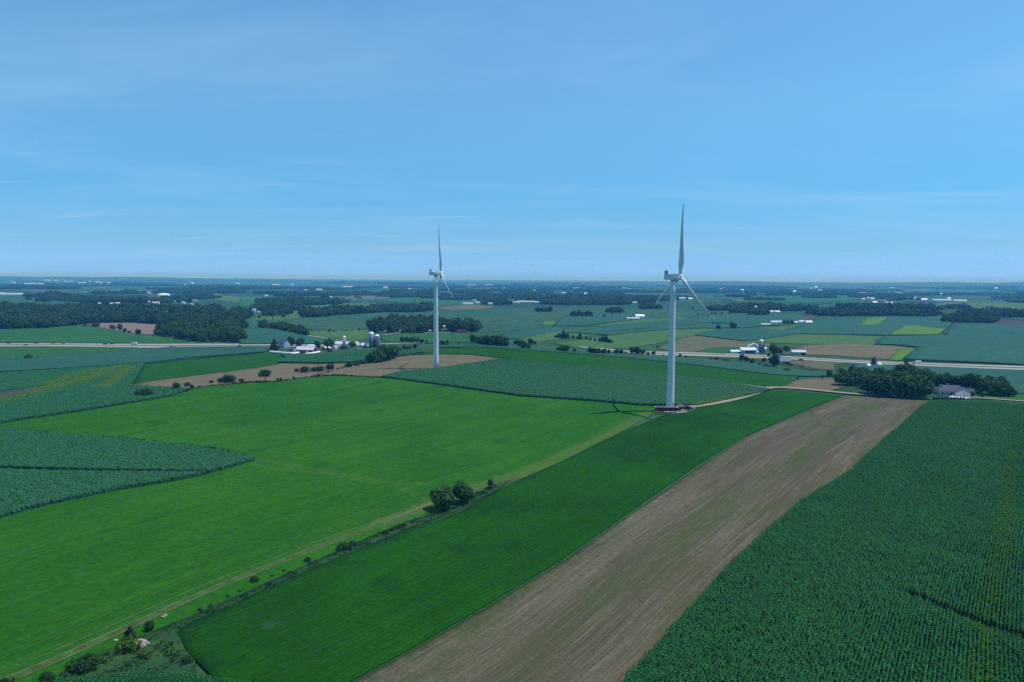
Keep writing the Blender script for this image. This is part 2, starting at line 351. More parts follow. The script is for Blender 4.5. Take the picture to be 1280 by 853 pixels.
# ------------------------------------------------------------------ object helpers
def tag(o, label=None, cat=None, group=None, kind=None):
    if label: o['label'] = label
    if cat: o['category'] = cat
    if group: o['group'] = group
    if kind: o['kind'] = kind
    return o
def link(o, parent=None):
    col.objects.link(o)
    if parent is not None: o.parent = parent
    return o
def empty(name, loc, rz=0.0, label=None, cat=None, group=None):
    o = bpy.data.objects.new(name, None); o.empty_display_size = .5
    o.location = loc; o.rotation_euler = (0, 0, rz); link(o)
    return tag(o, label, cat, group)
class MB:
    def __init__(s): s.v = []; s.f = []
    def face(s, pts):
        b = len(s.v); s.v += [tuple(p) for p in pts]; s.f.append(tuple(range(b, b + len(pts)))); return s
    def box(s, c, d, rz=0.0):
        b = len(s.v); cx, cy, cz = c; hx, hy, hz = d[0] / 2, d[1] / 2, d[2] / 2; ca, sa = math.cos(rz), math.sin(rz)
        for z in (-hz, hz):
            for x, y in ((-hx, -hy), (hx, -hy), (hx, hy), (-hx, hy)):
                s.v.append((cx + x * ca - y * sa, cy + x * sa + y * ca, cz + z))
        for f in ((3, 2, 1, 0), (4, 5, 6, 7), (0, 1, 5, 4), (1, 2, 6, 5), (2, 3, 7, 6), (3, 0, 4, 7)): s.f.append(tuple(b + k for k in f))
        return s
    def rings(s, rings, cap=True):
        b = len(s.v); n = len(rings[0])
        for r in rings: s.v += [tuple(p) for p in r]
        for k in range(len(rings) - 1):
            for j in range(n):
                a = b + k * n + j; c = b + k * n + (j + 1) % n
                s.f.append((a, c, c + n, a + n))
        if cap:
            s.f.append(tuple(b + j for j in reversed(range(n)))); s.f.append(tuple(b + (len(rings) - 1) * n + j for j in range(n)))
        return s
    def tube(s, p0, p1, r0, r1, n=10, cap=True):
        p0, p1 = Vector(p0), Vector(p1); z = (p1 - p0).normalized(); x = z.orthogonal().normalized(); y = z.cross(x)
        return s.rings([[p + (x * math.cos(2 * math.pi * j / n) + y * math.sin(2 * math.pi * j / n)) * r for j in range(n)] for p, r in ((p0, r0), (p1, r1))], cap)
    def lathe(s, prof, n=20, axis='z', org=(0, 0, 0)):
        rs = []
        for r, h in prof:
            ring = []
            for j in range(n):
                a = 2 * math.pi * j / n; q = (r * math.cos(a), r * math.sin(a), h)
                if axis == 'x': q = (q[2], q[0], q[1])
                ring.append((q[0] + org[0], q[1] + org[1], q[2] + org[2]))
            rs.append(ring)
        return s.rings(rs)
    def prism(s, prof, x0, x1):
        """profile in (y,z), swept along x"""
        return s.rings([[(x, p[0], p[1]) for p in prof] for x in (x0, x1)])
    def mesh(s, name, mat, smooth=False):
        me = bpy.data.meshes.new(name); me.from_pydata(s.v, [], s.f); me.validate()
        bm = bmesh.new(); bm.from_mesh(me); bmesh.ops.recalc_face_normals(bm, faces=bm.faces); bm.to_mesh(me); bm.free()
        me.materials.append(MATS[mat])
        if smooth: me.polygons.foreach_set('use_smooth', [True] * len(me.polygons))
        return me
    def build(s, name, mat, parent=None, smooth=False):
        return link(bpy.data.objects.new(name, s.mesh(name, mat, smooth)), parent)

# ------------------------------------------------------------------ ground sheet
def build_ground():
    az = np.concatenate([np.linspace(-180, -60, 30)[:-1], np.linspace(-60, 60, 401), np.linspace(60, 180, 30)[1:-1]])
    az = np.radians(az)
    r = np.concatenate([[8.0], 20.0 * 1.028 ** np.arange(272)]); r = r[r < 33000]
    A, Rr = np.meshgrid(az, r)
    x = Rr * np.sin(A); y = Rr * np.cos(A); z = HT(x, y)
    nv = len(az); nr = len(r)
    v = np.stack([x, y, z], -1).reshape(-1, 3)
    k = np.arange(nr - 1)[:, None] * nv; j = np.arange(nv)[None]
    a = k + j; b = k + (j + 1) % nv
    q = np.stack([a, a + nv, b + nv, b], -1).reshape(-1, 4)
    v = np.concatenate([v, [[0, 0, float(HT(0, 0))]]])
    me = bpy.data.meshes.new('ground')
    tri = [(len(v) - 1, int(t), int((t + 1) % nv)) for t in range(nv)]
    me.from_pydata(v.tolist(), [], q.tolist() + tri)
    bm = bmesh.new(); bm.from_mesh(me); bmesh.ops.recalc_face_normals(bm, faces=bm.faces); bm.to_mesh(me); bm.free()
    if me.polygons[len(me.polygons) // 2].normal.z < 0: me.flip_normals()
    me.materials.append(MATS['plain_land'])
    me.polygons.foreach_set('use_smooth', [True] * len(me.polygons))
    o = link(bpy.data.objects.new('ground', me)); o['kind'] = 'structure'
build_ground()

# ------------------------------------------------------------------ field sheets
def densify(poly, step, closed=True):
    out = []
    n = len(poly)
    for k in range(n if closed else n - 1):
        a = np.array(poly[k], float); b = np.array(poly[(k + 1) % n], float)
        m = max(1, int(np.hypot(*(b - a)) / step))
        for t in range(m): out.append(a + (b - a) * t / m)
    if not closed: out.append(np.array(poly[-1], float))
    return np.array(out)
def smooth_line(p, it=3):
    p = np.array(p, float)
    for _ in range(it):
        q = [p[0]]
        for k in range(len(p) - 1): q += [p[k] * .75 + p[k + 1] * .25, p[k] * .25 + p[k + 1] * .75]
        q.append(p[-1]); p = np.array(q)
    return p
def inside(poly, pts):
    x, y = pts[:, 0], pts[:, 1]; r = np.zeros(len(pts), bool); n = len(poly)
    for k in range(n):
        x0, y0 = poly[k]; x1, y1 = poly[(k + 1) % n]
        if y0 == y1: continue
        c = ((y0 > y) != (y1 > y)) & (x < (x1 - x0) * (y - y0) / (y1 - y0) + x0)
        r ^= c
    return r
def line_dist(line, pts, ext=60):
    """distance, signed side and arc length of pts to a polyline (N,2)"""
    best = np.full(len(pts), 1e18); sg = np.zeros(len(pts)); arc = np.zeros(len(pts)); L = 0.0
    for k in range(len(line) - 1):
        a, b = line[k], line[k + 1]; d = b - a; ln = np.hypot(*d)
        if ln < 1e-6: continue
        t = ((pts - a) @ d) / ln ** 2
        lo = -ext / ln if k == 0 else 0.0; hi = 1 + ext / ln if k == len(line) - 2 else 1.0
        t = np.clip(t, lo, hi); q = a + t[:, None] * d
        ds = np.hypot(*(pts - q).T); m = ds < best
        cr = d[0] * (pts[:, 1] - a[1]) - d[1] * (pts[:, 0] - a[0])
        best = np.where(m, ds, best); sg = np.where(m, np.sign(-cr), sg); arc = np.where(m, L + t * ln, arc); L += ln
    return best, sg, arc
LAYER = [0]
FIELDS = {}
def sheet(name, polyw, off, mat, rows=None, heading=0.0, spacing=None, streaks=(), skirt=True, kind='structure', jitter=0.0):
    """a crop sheet over the land: polyw world (N,2) outline"""
    LAYER[0] += 1
    polyw = np.array(polyw, float)
    dm = np.median(np.hypot(polyw[:, 0], polyw[:, 1]))
    sp = spacing or float(np.clip(dm / 75, 3.5, 60))
    mn, mx = polyw.min(0), polyw.max(0)
    while (mx - mn).prod() / sp ** 2 > 42000: sp *= 1.15
    gx, gy = np.meshgrid(np.arange(mn[0], mx[0], sp), np.arange(mn[1], mx[1], sp))
    g = np.stack([gx.ravel(), gy.ravel()], 1); g = g + rng.uniform(-.15, .15, g.shape) * sp
    g = g[inside(polyw, g)]
    if len(g):
        d, _, _ = line_dist(np.vstack([polyw, polyw[:1]]), g); g = g[d > sp * .3]
    pts = np.vstack([polyw, g]); n = len(polyw)
    res = delaunay_2d_cdt([Vector(p) for p in pts], [], [list(range(n))], 1, 1e-4, False)
    vv = np.array([tuple(p) for p in res[0]]); ff = res[2]
    z = HT(vv[:, 0], vv[:, 1]) + off
    verts = [(a, b, c) for (a, b), c in zip(vv, z)]
    cen = np.array([vv[list(f)].mean(0) for f in ff]); okf = inside(polyw, cen)
    faces = [tuple(f) for f, q in zip(ff, okf) if q]
    if skirt:
        cnt = {}
        for f in faces:
            for k in range(len(f)):
                e = (f[k], f[(k + 1) % len(f)]); key = (min(e), max(e)); cnt.setdefault(key, []).append(e)
        low = {}
        for key, es in cnt.items():
            if len(es) == 1:
                a, b = es[0]
                for q in (a, b):
                    if q not in low:
                        low[q] = len(verts); x, y, zz_ = verts[q]; verts.append((x, y, zz_ - off - .4))
                faces.append((b, a, low[a], low[b]))
    me = bpy.data.meshes.new(name); me.from_pydata(verts, [], faces)
    P = np.array(verts)[:, :2]
    if rows is not None:
        d, s, arc = line_dist(np.array(rows), P); UV = np.stack([d * s, arc], 1)
    else:
        ca, sa = math.cos(heading), math.sin(heading)          # heading: clockwise from +Y
        UV = np.stack([P[:, 0] * ca - P[:, 1] * sa, P[:, 0] * sa + P[:, 1] * ca], 1)
    li = np.empty(len(me.loops), np.int32); me.loops.foreach_get('vertex_index', li)
    me.uv_layers.new(name='rows').data.foreach_set('uv', UV[li].astype(np.float32).ravel())
    pa = np.zeros(len(P), np.float32)
    for line, wdt, amt in streaks:
        d, _, _ = line_dist(np.array(line), P, 0)
        pa = np.maximum(pa, amt * (1 - sstep(wdt * .35, wdt, d)))
    me.attributes.new('patch', 'FLOAT', 'POINT').data.foreach_set('value', pa)
    me.materials.append(MATS[mat])
    sm = [abs(p.normal.z) > .5 for p in me.polygons]
    up = sum(p.normal.z for p in me.polygons)
    if up < 0: me.flip_normals()
    me.polygons.foreach_set('use_smooth', sm)
    o = link(bpy.data.objects.new(name, me)); o['kind'] = kind
    FIELDS['%s@%s@%d' % (name, 'MID' if mat == 'corn_canopy' and abs(off - 1.25) < .1 else 'X', LAYER[0])] = polyw
    return o
def W(pxs, off=0.0, step=8, closed=True, smooth=0):
    p = np.array(pxs, float)
    if smooth: p = smooth_line(p, smooth)
    return ground_at(densify(p, step, closed), off)[:, :2]
def field(name, px, mat, off, **kw):
    step = kw.pop('step', 8)
    st = [(W(a, 0, 8, False), w, q) for a, w, q in kw.pop('streaks', ())]
    if 'rows_px' in kw:
        r = W(kw.pop('rows_px'), 0, 10, False); kw['rows'] = r
    return sheet(name, W(px, off, step), off + .004 * LAYER[0] * (1 if off < 1 else .3), mat, streaks=st, **kw)

# ---- far and middle fields, back to front (outlines read off the land under the photograph's pixels)
far = [
 # name, outline px, material, height, heading
 ('pasture', [(-60,371),(40,368),(120,369),(60,379),(-60,379)], 'pasture_far', .3, 60),
 ('hay_field', [(72,360),(110,357),(122,358),(95,361),(74,362)], 'pasture_far', .3, 60),
 ('pasture', [(60,378),(100,374),(125,378),(60,380)], 'pasture_far', .3, 60),
 ('hay_field', [(110,365),(150,361),(200,366),(160,368),(118,367)], 'hay_far', .3, 60),
 ('hay_field', [(192,366),(225,361),(232,364),(218,371),(200,372)], 'soy_far', .3, 30),
 ('hay_field', [(248,370),(262,366),(272,367),(292,371),(330,373),(330,377),(300,380),(282,377),(250,373)], 'hay_far', .3, 70),
 ('stubble_field', [(225,374),(246,374),(250,377),(228,378)], 'soil_far', .3, 70),
 ('hay_field', [(300,374),(336,376),(333,382),(315,386),(296,383)], 'soy_far', .3, 40),
 ('soybean_field', [(300,398),(320,400),(323,406),(312,412),(300,407)], 'corn_far', .4, 40),
 ('corn_field', [(290,414),(322,411),(345,414),(382,421),(425,427),(410,431),(336,431),(300,431)], 'corn_far', 1.5, 80),
 ('pasture', [(300,399),(345,395),(372,384),(400,381),(470,378),(470,384),(420,388),(388,392),(372,398),(330,401)], 'hay_far', .3, 60),
 ('stubble_field', [(425,372),(440,369),(490,370),(485,373),(430,374)], 'soil_far', .3, 80),
 ('hay_field', [(470,375),(530,370),(600,375),(590,382),(545,383),(475,377)], 'soy_far', .3, 80),
 ('stubble_field', [(546,384),(590,381),(620,384),(600,387),(550,388)], 'soil_far', .3, 80),
 ('pasture', [(320,401),(370,399),(420,395),(470,391),(545,389),(650,386),(760,384),(850,386),(880,392),(840,400),(760,404),(700,410),(640,414),(590,416),(520,417),(470,416),(458,413),(400,414),(350,408)], 'pasture_far', .35, 80),
 ('hay_field', [(385,414),(430,414),(460,413),(470,420),(440,428),(420,424),(384,420)], 'hay_far', .35, 70),
 ('soybean_field', [(470,420),(500,417),(560,416),(600,420),(590,428),(540,430),(480,427)], 'soy_far', .4, 80),
 ('corn_field', [(700,398),(745,393),(800,393),(800,400),(760,404),(735,408),(690,409)], 'corn_far', 1.5, 60),
 ('hay_field', [(672,404),(690,401),(705,403),(690,406),(676,406)], 'lime_far', .35, 60),
 ('pasture', [(640,415),(690,409),(738,409),(700,414),(672,419),(645,424),(600,424)], 'corn_far', .6, 60),
 ('hay_field', [(738,409),(760,404),(790,400),(820,399),(850,396),(860,398),(820,404),(770,407)], 'hay_far', .35, 60),
 ('corn_field', [(770,407),(820,403),(880,396),(1000,394),(1010,402),(975,408),(890,404),(840,409),(790,412),(740,418),(700,417)], 'corn_far', 1.2, 60),
 ('hay_field', [(645,424),(700,413),(760,408),(800,406),(890,404),(870,409),(820,412),(790,415),(760,418),(700,424),(660,430)], 'hay_far', .35, 65),
 ('corn_field', [(730,418),(770,415),(820,410),(900,406),(980,404),(940,410),(880,411),(830,413),(790,416),(760,420)], 'corn_far', 1.2, 65),
 ('hay_field', [(690,430),(745,422),(790,416),(830,413),(880,411),(900,413),(868,420),(845,424),(820,430),(780,436),(730,436)], 'hay_far', .35, 65),
 ('corn_field', [(868,420),(900,412),(960,412),(1010,417),(980,421),(945,426),(925,427)], 'corn_far', 1.4, 65),
 ('hay_field', [(925,428),(950,421),(990,417),(1103,421),(1092,432),(1020,431)], 'hay_far', .35, 70),
 ('stubble_field', [(820,436),(848,424),(868,420),(925,427),(968,431),(945,436),(905,441),(845,441)], 'soil_far', .3, 65),
 ('soybean_field', [(866,441),(890,435),(935,434),(930,439),(905,443)], 'soy_far', .4, 65),
 ('hay_field', [(940,412),(975,408),(1000,406),(985,412),(965,417)], 'hay_far', .35, 60),
 ('ploughed_field', [(980,400),(1010,393),(1022,394),(1014,401),(990,402)], 'soil_purple', .3, 60),
 ('corn_field', [(972,418),(1000,409),(1018,402),(1080,397),(1120,396),(1200,396),(1184,411),(1172,421),(1103,420)], 'corn_far', 1.4, 70),
 ('hay_field', [(1070,408),(1084,398.5),(1110,397.5),(1096,408)], 'lime_far', 1.8, 40),
 ('corn_field', [(1186,412),(1195,405),(1250,407),(1340,410),(1340,425),(1180,421)], 'corn_far', 1.4, 70),
 ('ploughed_field', [(1190,407),(1240,403),(1262,400),(1340,404),(1340,412),(1262,411),(1210,409)], 'soil_purple', .3, 70),
 ('pasture', [(1252,398),(1290,396),(1340,396),(1340,403),(1280,402)], 'corn_far', .4, 70),
 ('hay_field', [(1120,385),(1190,377),(1280,378),(1340,380),(1340,388),(1240,388),(1180,387)], 'hay_far', .35, 70),
 ('hay_field', [(940,372),(985,367),(1060,370),(1075,374),(1010,379),(950,377)], 'soy_far', .35, 70),
 ('hay_field', [(905,374),(950,371),(960,377),(925,377)], 'hay_far', .35, 70),
 ('hay_field', [(1110,420),(1130,408.5),(1148,409),(1181,413.5),(1173,420)], 'lime_far', 1.9, 50),
 ('stubble_field', [(975,443),(1005,432),(1060,430.5),(1120,433),(1145,437),(1128,451),(1080,448),(1040,445)], 'soil_tan', .3, 65),
 ('hay_field', [(1109,451),(1121,437.5),(1145,436.5),(1128,451.5)], 'lime_far', .5, 50),
 ('corn_field', [(1128,451),(1147,435),(1112,432),(1093,432),(1106,421.5),(1180,421),(1340,425),(1340,462),(1230,455)], 'corn_far', 1.6, 70),
 # left side
 ('stubble_field', [(102,404.5),(160,404),(225,408),(222,411),(205,416),(193,419),(165,418),(140,413),(118,409)], 'soil_pink', .3, 80),
 ('soybean_field', [(-80,414),(0,412.5),(60,410),(85,408),(112,408.5),(140,413.5),(165,418),(200,421.5),(250,429),(250,430.4),(-80,429)], 'soy_far', .5, 80),
 ('soybean_field', [(-80,434.5),(170,435),(180,437),(150,441),(90,446),(0,452),(-80,457)], 'soy_far', .5, 75),
 ('corn_field', [(-80,457),(0,452),(90,446),(150,441),(210,436),(345,435),(330,442),(240,449),(180,456),(80,463),(-80,472)], 'corn_canopy', 1.8, 75),
]
for nm, px, mt, off, hd in far:
    step = 8 if max(p[1] for p in px) > 400 else 12
    sheet(nm, W(px, 0, step), off + .006 * LAYER[0], mt, heading=R(hd),
          streaks=[])
LAYER[0] = 0
# corn beside the left hedge, streaked yellow where it grew thin
field('corn_field', [(-80,474),(0,467),(80,462),(160,456.5),(180,455.5),(163,480),(165,483),(215,485),(232,487),(215,494),(180,500),(100,513),(30,523),(0,528),(-80,540)], 'corn_canopy', 1.25, heading=R(72), spacing=5,
      streaks=[([(-60,512),(0,502),(30,494),(60,487),(100,477),(130,468)], 14, 1.0), ([(60,482),(85,473),(130,463)], 9, .55), ([(135,464),(160,458),(178,456)], 9, .9), ([(130,486),(150,470),(160,462)], 10, .5), ([(-60,484),(20,476),(40,473)], 6, .3)])
field('bare_soil', [(-80,508),(-40,499),(0,490.5),(30,487),(60,484),(45,488),(20,493.5),(0,498),(-60,510)], 'soil_purple', 2.1, heading=R(72))
field('stubble_field', [(163,481),(200,474.5),(240,469.5),(290,463.5),(320,459.5),(350,454.5),(400,453.5),(440,452.5),(470,448.5),(500,444.5),(545,442.5),(590,443.5),(625,446.5),(632,448.5),(600,453),(560,459),(500,464.5),(476,472),(420,470),(385,473),(345,479),(300,483),(215,486)], 'soil_tan', .12, rows_px=[(163,482),(240,470),(320,460),(440,453),(545,443),(632,448)])
field('soybean_field', [(163,480),(180,455.5),(240,449.5),(290,444.5),(330,441),(345,443),(358,447.5),(346,452),(350,454.5),(320,459.5),(290,463.5),(240,469.5),(200,474.5)], 'soy_mid', .5, heading=R(75))
field('corn_field', [(346,452.5),(358,447),(350,443),(400,443),(440,441),(470,437),(520,438),(530,440),(500,444.5),(470,448.5),(440,452.5),(400,453.5)], 'corn_canopy', 1.3, heading=R(70))
field('soybean_field', [(515,444),(540,438),(600,433),(650,436),(740,442),(830,451),(900,459),(960,466),(1000,468.5),(985,481),(955,486),(905,478),(850,471),(760,461),(640,450.5),(632,448.5),(590,443.5),(545,442.5)], 'soy_mid', .5, heading=R(98))
field('corn_field', [(545,434),(600,428.5),(650,431),(740,437),(830,445),(890,449),(960,455),(1005,463),(1060,470),(1000,470),(960,467.5),(900,460),(830,452),(740,443),(650,437),(600,434)], 'corn_canopy', 1.0, heading=R(98))
field('pasture', [(880,446),(905,450),(950,457),(1003,464),(1040,463),(1060,456),(1000,448.5),(950,446)], 'rough_grass', .15)
field('stubble_field', [(968,452),(1000,450),(1055,453),(1045,463),(1010,460)], 'soil_far', .17, heading=R(100))
field('ploughed_field', [(968,486),(982,479),(1005,474),(1040,473),(1062,478),(1048,486),(1030,490.5)], 'soil_tan', .15, heading=R(110))
field('pasture', [(1062,478),(1045,462),(1070,455),(1140,457),(1290,463),(1360,466),(1360,492),(1270,492),(1180,485),(1100,480)], 'corn_far', .5, heading=R(100))
field('rough_grass', [(1038,491),(1050,484),(1080,480),(1160,484),(1280,488),(1360,494),(1360,501),(1230,500),(1160,500),(1090,496)], 'rough_grass', .16)
field('lawn', [(1205,497),(1250,494),(1290,494),(1370,497),(1370,506),(1290,503),(1240,499.5)], 'lawn', .2)
field('corn_field', [(478,470.5),(500,465),(560,459),(625,449),(640,450.5),(760,461),(850,471),(905,478),(955,486),(962,487),(940,493),(905,500),(872,506.5),(850,506),(800,505.5),(790,504.5),(740,500),(650,494),(560,481.5),(500,473.5)], 'corn_canopy', 1.25, heading=R(80), spacing=5,
      streaks=[([(940,493),(905,500),(872,507)], 5, .45), ([(800,506),(870,507)], 5, .3)])
# the big soybean field in the middle and on the left
track_px = [(-40,869),(40,838),(140,793),(260,737),(350,702),(420,674),(500,647),(540,631),(600,611),(650,595),(700,573),(760,546),(815,515)]
field('soybean_field', [(-120,548),(0,528.5),(100,513.5),(180,500.5),(215,494.5),(250,484.5),(310,479),(345,478),(380,473),(400,471),(420,470),(475,472.5),(500,474),(560,482),(650,494.5),(740,500.5),(790,505.5),(815,508),(838,511),(832,517),(815,518),(760,549),(700,578),(650,599),(600,616),(560,640),(500,657),(430,687),(330,732),(240,772),(150,806),(60,850),(-40,905),(-300,905)],
      'soy_bright', .35, rows_px=track_px, spacing=2.6,
      streaks=[([(470,658),(500,647),(540,631),(553,626)], 3.5, 1.0), ([(600,611),(650,595),(700,573),(760,546),(815,515)], 7, .40),
               ([(540,630),(500,611),(470,605),(420,596),(360,588),(300,580)], 1.8, .2), ([(315,574),(380,586),(500,606),(532,606)], 1.8, .22), ([(190,540),(300,545),(380,550)], 3, .12)])
field('corn_field', [(-120,524),(0,534.5),(60,542.5),(140,548.5),(220,555.5),(290,567),(317,573.5),(300,579),(262,589),(200,588.5),(100,586.5),(0,583.5),(-120,580)], 'corn_canopy', 1.25, heading=R(85), spacing=4)
field('corn_field', [(-120,584),(0,588),(100,590.5),(200,591.5),(258,591),(220,598.5),(150,610),(60,628.5),(0,644.5),(-120,682)], 'corn_canopy', 1.25, heading=R(85), spacing=4)
# rough strip between the farm track and the near soybeans
field('rough_grass', [(-60,905),(60,850),(150,806),(240,770),(330,730),(430,685),(500,655),(556,637),(600,613),(622,604),(640,600),(625,611),(575,637),(505,663),(440,690),(340,736),(262,774),(240,800),(250,870),(330,905)], 'rough_grass', .38, spacing=3, streaks=[([(62,842),(120,830),(170,808),(210,815)], 5, .4)])
near_soy_row = [(222,790),(330,737),(430,694),(505,665),(575,640),(625,612),(700,578),(760,548),(835,516)]
field('soybean_field', [(836,516.5),(870,510.5),(905,503),(945,493),(965,487.5),(1000,489.5),(1052,494.5),(1000,515.5),(930,545.5),(880,576),(800,631),(700,701),(600,761),(510,813),(420,861),(340,910),(300,880),(232,812),(222,790),(240,777),(270,765),(330,737),(430,694),(505,665),(575,640),(625,612),(700,578),(760,548)],
      'soy_dark', .5, rows_px=[(350,905),(420,861),(510,813),(600,761),(700,701),(800,631),(880,576),(930,545),(1000,515),(1052,494)], spacing=3,
      streaks=[([(335,784),(348,781)], 2.0, .9), ([(411,800),(415,793)], 1.0, .8)])
soil_edge = [(340,910),(420,861),(510,813),(600,761),(700,701),(800,631),(880,576),(930,545),(1000,515),(1052,494)]
field('grass_margin', [(a - 1, b - 2) for a, b in soil_edge] + [(a + 3, b + 1.6 if b > 560 else b + .5) for a, b in soil_edge[::-1]], 'verge_grass', .16, spacing=3)
corn_edge = [(700,910),(780,853),(845,782),(905,715),(955,668),(1005,625),(1062,590),(1112,545),(1150,511),(1160,503.5)]
field('fallow_field', [(a + 4, b + 2 if b > 560 else b + .6) for a, b in soil_edge] + [(1080,496.5),(1120,498),(1163,500)] + corn_edge[::-1], 'soil_brown', .14,
      rows_px=[(520,910),(600,853),(690,790),(800,700),(900,630),(990,560),(1060,520),(1105,497)], spacing=3,
      streaks=[([(640,853),(700,780),(760,735),(830,690),(900,640),(960,600),(1000,570),(1060,525),(1100,505)], 7, .55), ([(560,853),(640,800),(720,745),(800,690)], 4, .35), ([(880,655),(940,640),(980,632)], 4, .8), ([(850,800),(910,735),(965,675),(1015,634),(1070,596),(1115,551)], 2.2, .7)])
corn_poly_px = corn_edge + [(1200,503),(1230,503.6),(1300,508),(1420,516),(1500,560),(1500,910)]
field('corn_field', corn_poly_px, 'corn_floor_shade', .45, rows_px=corn_edge, spacing=3)
FIELD_CORN = W(corn_poly_px, 1.2, 8)
CORN_ROW = smooth_line(W(corn_edge, 0, 12, False), 1)
front_corn_px = [(a, b + 9) for a, b in [(50,853),(110,845),(190,839),(240,842),(300,850),(345,860),(360,905),(-20,905),(10,870)]]
field('corn_field', front_corn_px, 'corn_floor_shade', .6, heading=R(60), spacing=3)
FRONT_CORN = W(front_corn_px, .5, 8)

# ------------------------------------------------------------------ roads and tracks
def ribbon(name, centre, width, off, mat, px=True, resample=6.0):
    p = smooth_line(ground_at(centre)[:, :2] if px else np.array(centre), 3)
    seg = np.hypot(*np.diff(p, axis=0).T); s = np.concatenate([[0], np.cumsum(seg)])
    t = np.arange(0, s[-1], resample); q = np.stack([np.interp(t, s, p[:, k]) for k in (0, 1)], 1)
    tn = np.gradient(q, axis=0); tn /= np.hypot(*tn.T)[:, None]; nm = np.stack([-tn[:, 1], tn[:, 0]], 1)
    rows = []
    for w in np.linspace(-.5, .5, 3): rows.append(q + nm * w * width)
    verts = []
    for r in rows: verts += [(x, y, z) for (x, y), z in zip(r, HT(r[:, 0], r[:, 1]) + off)]
    n = len(q); faces = [(a * n + k, a * n + k + 1, (a + 1) * n + k + 1, (a + 1) * n + k) for a in range(2) for k in range(n - 1)]
    me = bpy.data.meshes.new(name); me.from_pydata(verts, [], faces); me.materials.append(MATS[mat])
    if me.polygons[0].normal.z < 0: me.flip_normals()
    o = link(bpy.data.objects.new(name, me)); o['kind'] = 'structure'
    return q, nm
def offset_ribbon(name, centre, offs, mat, off):
    p = smooth_line(ground_at(centre)[:, :2], 3); t = np.gradient(p, axis=0); t /= np.hypot(*t.T)[:, None]; nm = np.stack([-t[:, 1], t[:, 0]], 1)
    for o_, w_ in offs: ribbon(name, p + nm * o_, w_, off, mat, px=False, resample=3)
trk = [(a + 3, b + 1.5) for a, b in track_px]
offset_ribbon('farm_track', trk[:10], [(.9, .8), (-.9, .8), (0, .5), (3.6, .5)], 'dirt_track_soil', .47)
offset_ribbon('farm_track', trk[:9], [(5.4, .30), (9.2, .28), (10.9, .26), (16.0, .22)], 'track_faint', .47)
HW_PX = [(-150,432.2),(0,432.4),(170,432.4),(325,432.8)]
HW_PX2 = [(770,440.6),(850,442.2),(950,446.2),(1000,448.6),(1060,452.5),(1140,455.6),(1280,460.6),(1400,465)]
hw = np.vstack([ground_at(HW_PX)[:, :2], [(-150, 806), (0, 800), (60, 790)], ground_at(HW_PX2)[:, :2]])
dfirst = hw[1] - hw[0]; dlast = hw[-1] - hw[-2]
hw = np.vstack([hw[0] - dfirst * 8, hw, hw[-1] + dlast * 8])
HWQ, HWN = ribbon('highway_verge', hw, 42, .30, 'dry_verge', px=False)
def hw_off(o): return HWQ + HWN * o
ribbon('highway', hw_off(9.5)[::4], 12.0, .50, 'asphalt_pale', px=False)
ribbon('highway', hw_off(-9.5)[::4], 12.0, .50, 'asphalt_pale', px=False)
for o_ in (14.2, 4.8, -4.8, -14.2):
    ribbon('edge_line', hw_off(o_)[::4], .35, .51, 'paint_white' if abs(o_) > 6 else 'paint_yellow', px=False)

# ------------------------------------------------------------------ vegetation meshes
def leaf_cloud(lobes, nleaf, size, mat, name, seed, flat=.35, zmin=None):
    """many leaf-clump faces spread through overlapping lobes: lobes = [(centre, radii)]"""
    g = np.random.default_rng(seed)
    vol = np.array([l[1][0] * l[1][1] * l[1][2] for l in lobes]) ** .67; vol /= vol.sum()
    verts, faces = [], []
    for k in g.choice(len(lobes), nleaf, p=vol):
        c, r = np.array(lobes[k][0]), np.array(lobes[k][1])
        d = g.normal(size=3); d /= np.linalg.norm(d)
        p = c + d * r * (1 - .45 * g.random() ** 2.2)
        if zmin is not None and p[2] < zmin: p[2] = zmin + g.random() * .05
        nrm = d + g.normal(size=3) * .55 + np.array([0, 0, flat]); nrm /= np.linalg.norm(nrm)
        a = np.cross(nrm, g.normal(size=3)); a /= np.linalg.norm(a); b = np.cross(nrm, a)
        s = size * (.55 + .9 * g.random())
        base = len(verts)
        q = [p + a * s, p + b * s * .55 + a * s * .2, p - a * s * .9, p - b * s * .6]
        verts += [tuple(x) for x in q]; faces.append((base, base + 1, base + 2, base + 3))
    me = bpy.data.meshes.new(name); me.from_pydata(verts, [], faces); me.materials.append(MATS[mat]); return me
def crown_lobes(seed, wid, z0, z1, n=12, spread=.62):
    g = np.random.default_rng(seed); out = []
    zc, zr = (z0 + z1) / 2, (z1 - z0) / 2
    for k in range(n):
        d = g.normal(size=3); d /= np.linalg.norm(d); rr = spread * (0.55 + .45 * g.random())
        c = (d[0] * wid * rr, d[1] * wid * rr, zc + d[2] * zr * rr)
        s = .34 + .20 * g.random()
        out.append((c, (wid * s, wid * s, zr * s * 1.02)))
    out.append(((0, 0, zc), (wid * .6, wid * .6, zr * .6)))
    return out
CROWN, TRUNK = {}, {}
def trunk_mesh(seed, top, r, spread, n=5):
    g = random.Random(seed); b = MB()
    pts = [(0, 0, -.04), (g.uniform(-.01, .01), g.uniform(-.01, .01), top * .5), (g.uniform(-.02, .02), g.uniform(-.02, .02), top)]
    b.tube(pts[0], pts[1], r * 1.25, r, 7); b.tube(pts[1], pts[2], r, r * .7, 7)
    for k in range(n):
        a = 2 * math.pi * k / n + g.uniform(-.4, .4); h = top * g.uniform(.75, 1.0)
        b.tube((pts[2][0], pts[2][1], h * .95), (math.cos(a) * spread, math.sin(a) * spread, h + g.uniform(.15, .32)), r * .5, r * .12, 5)
    return b.mesh('trunk', 'bark', True)
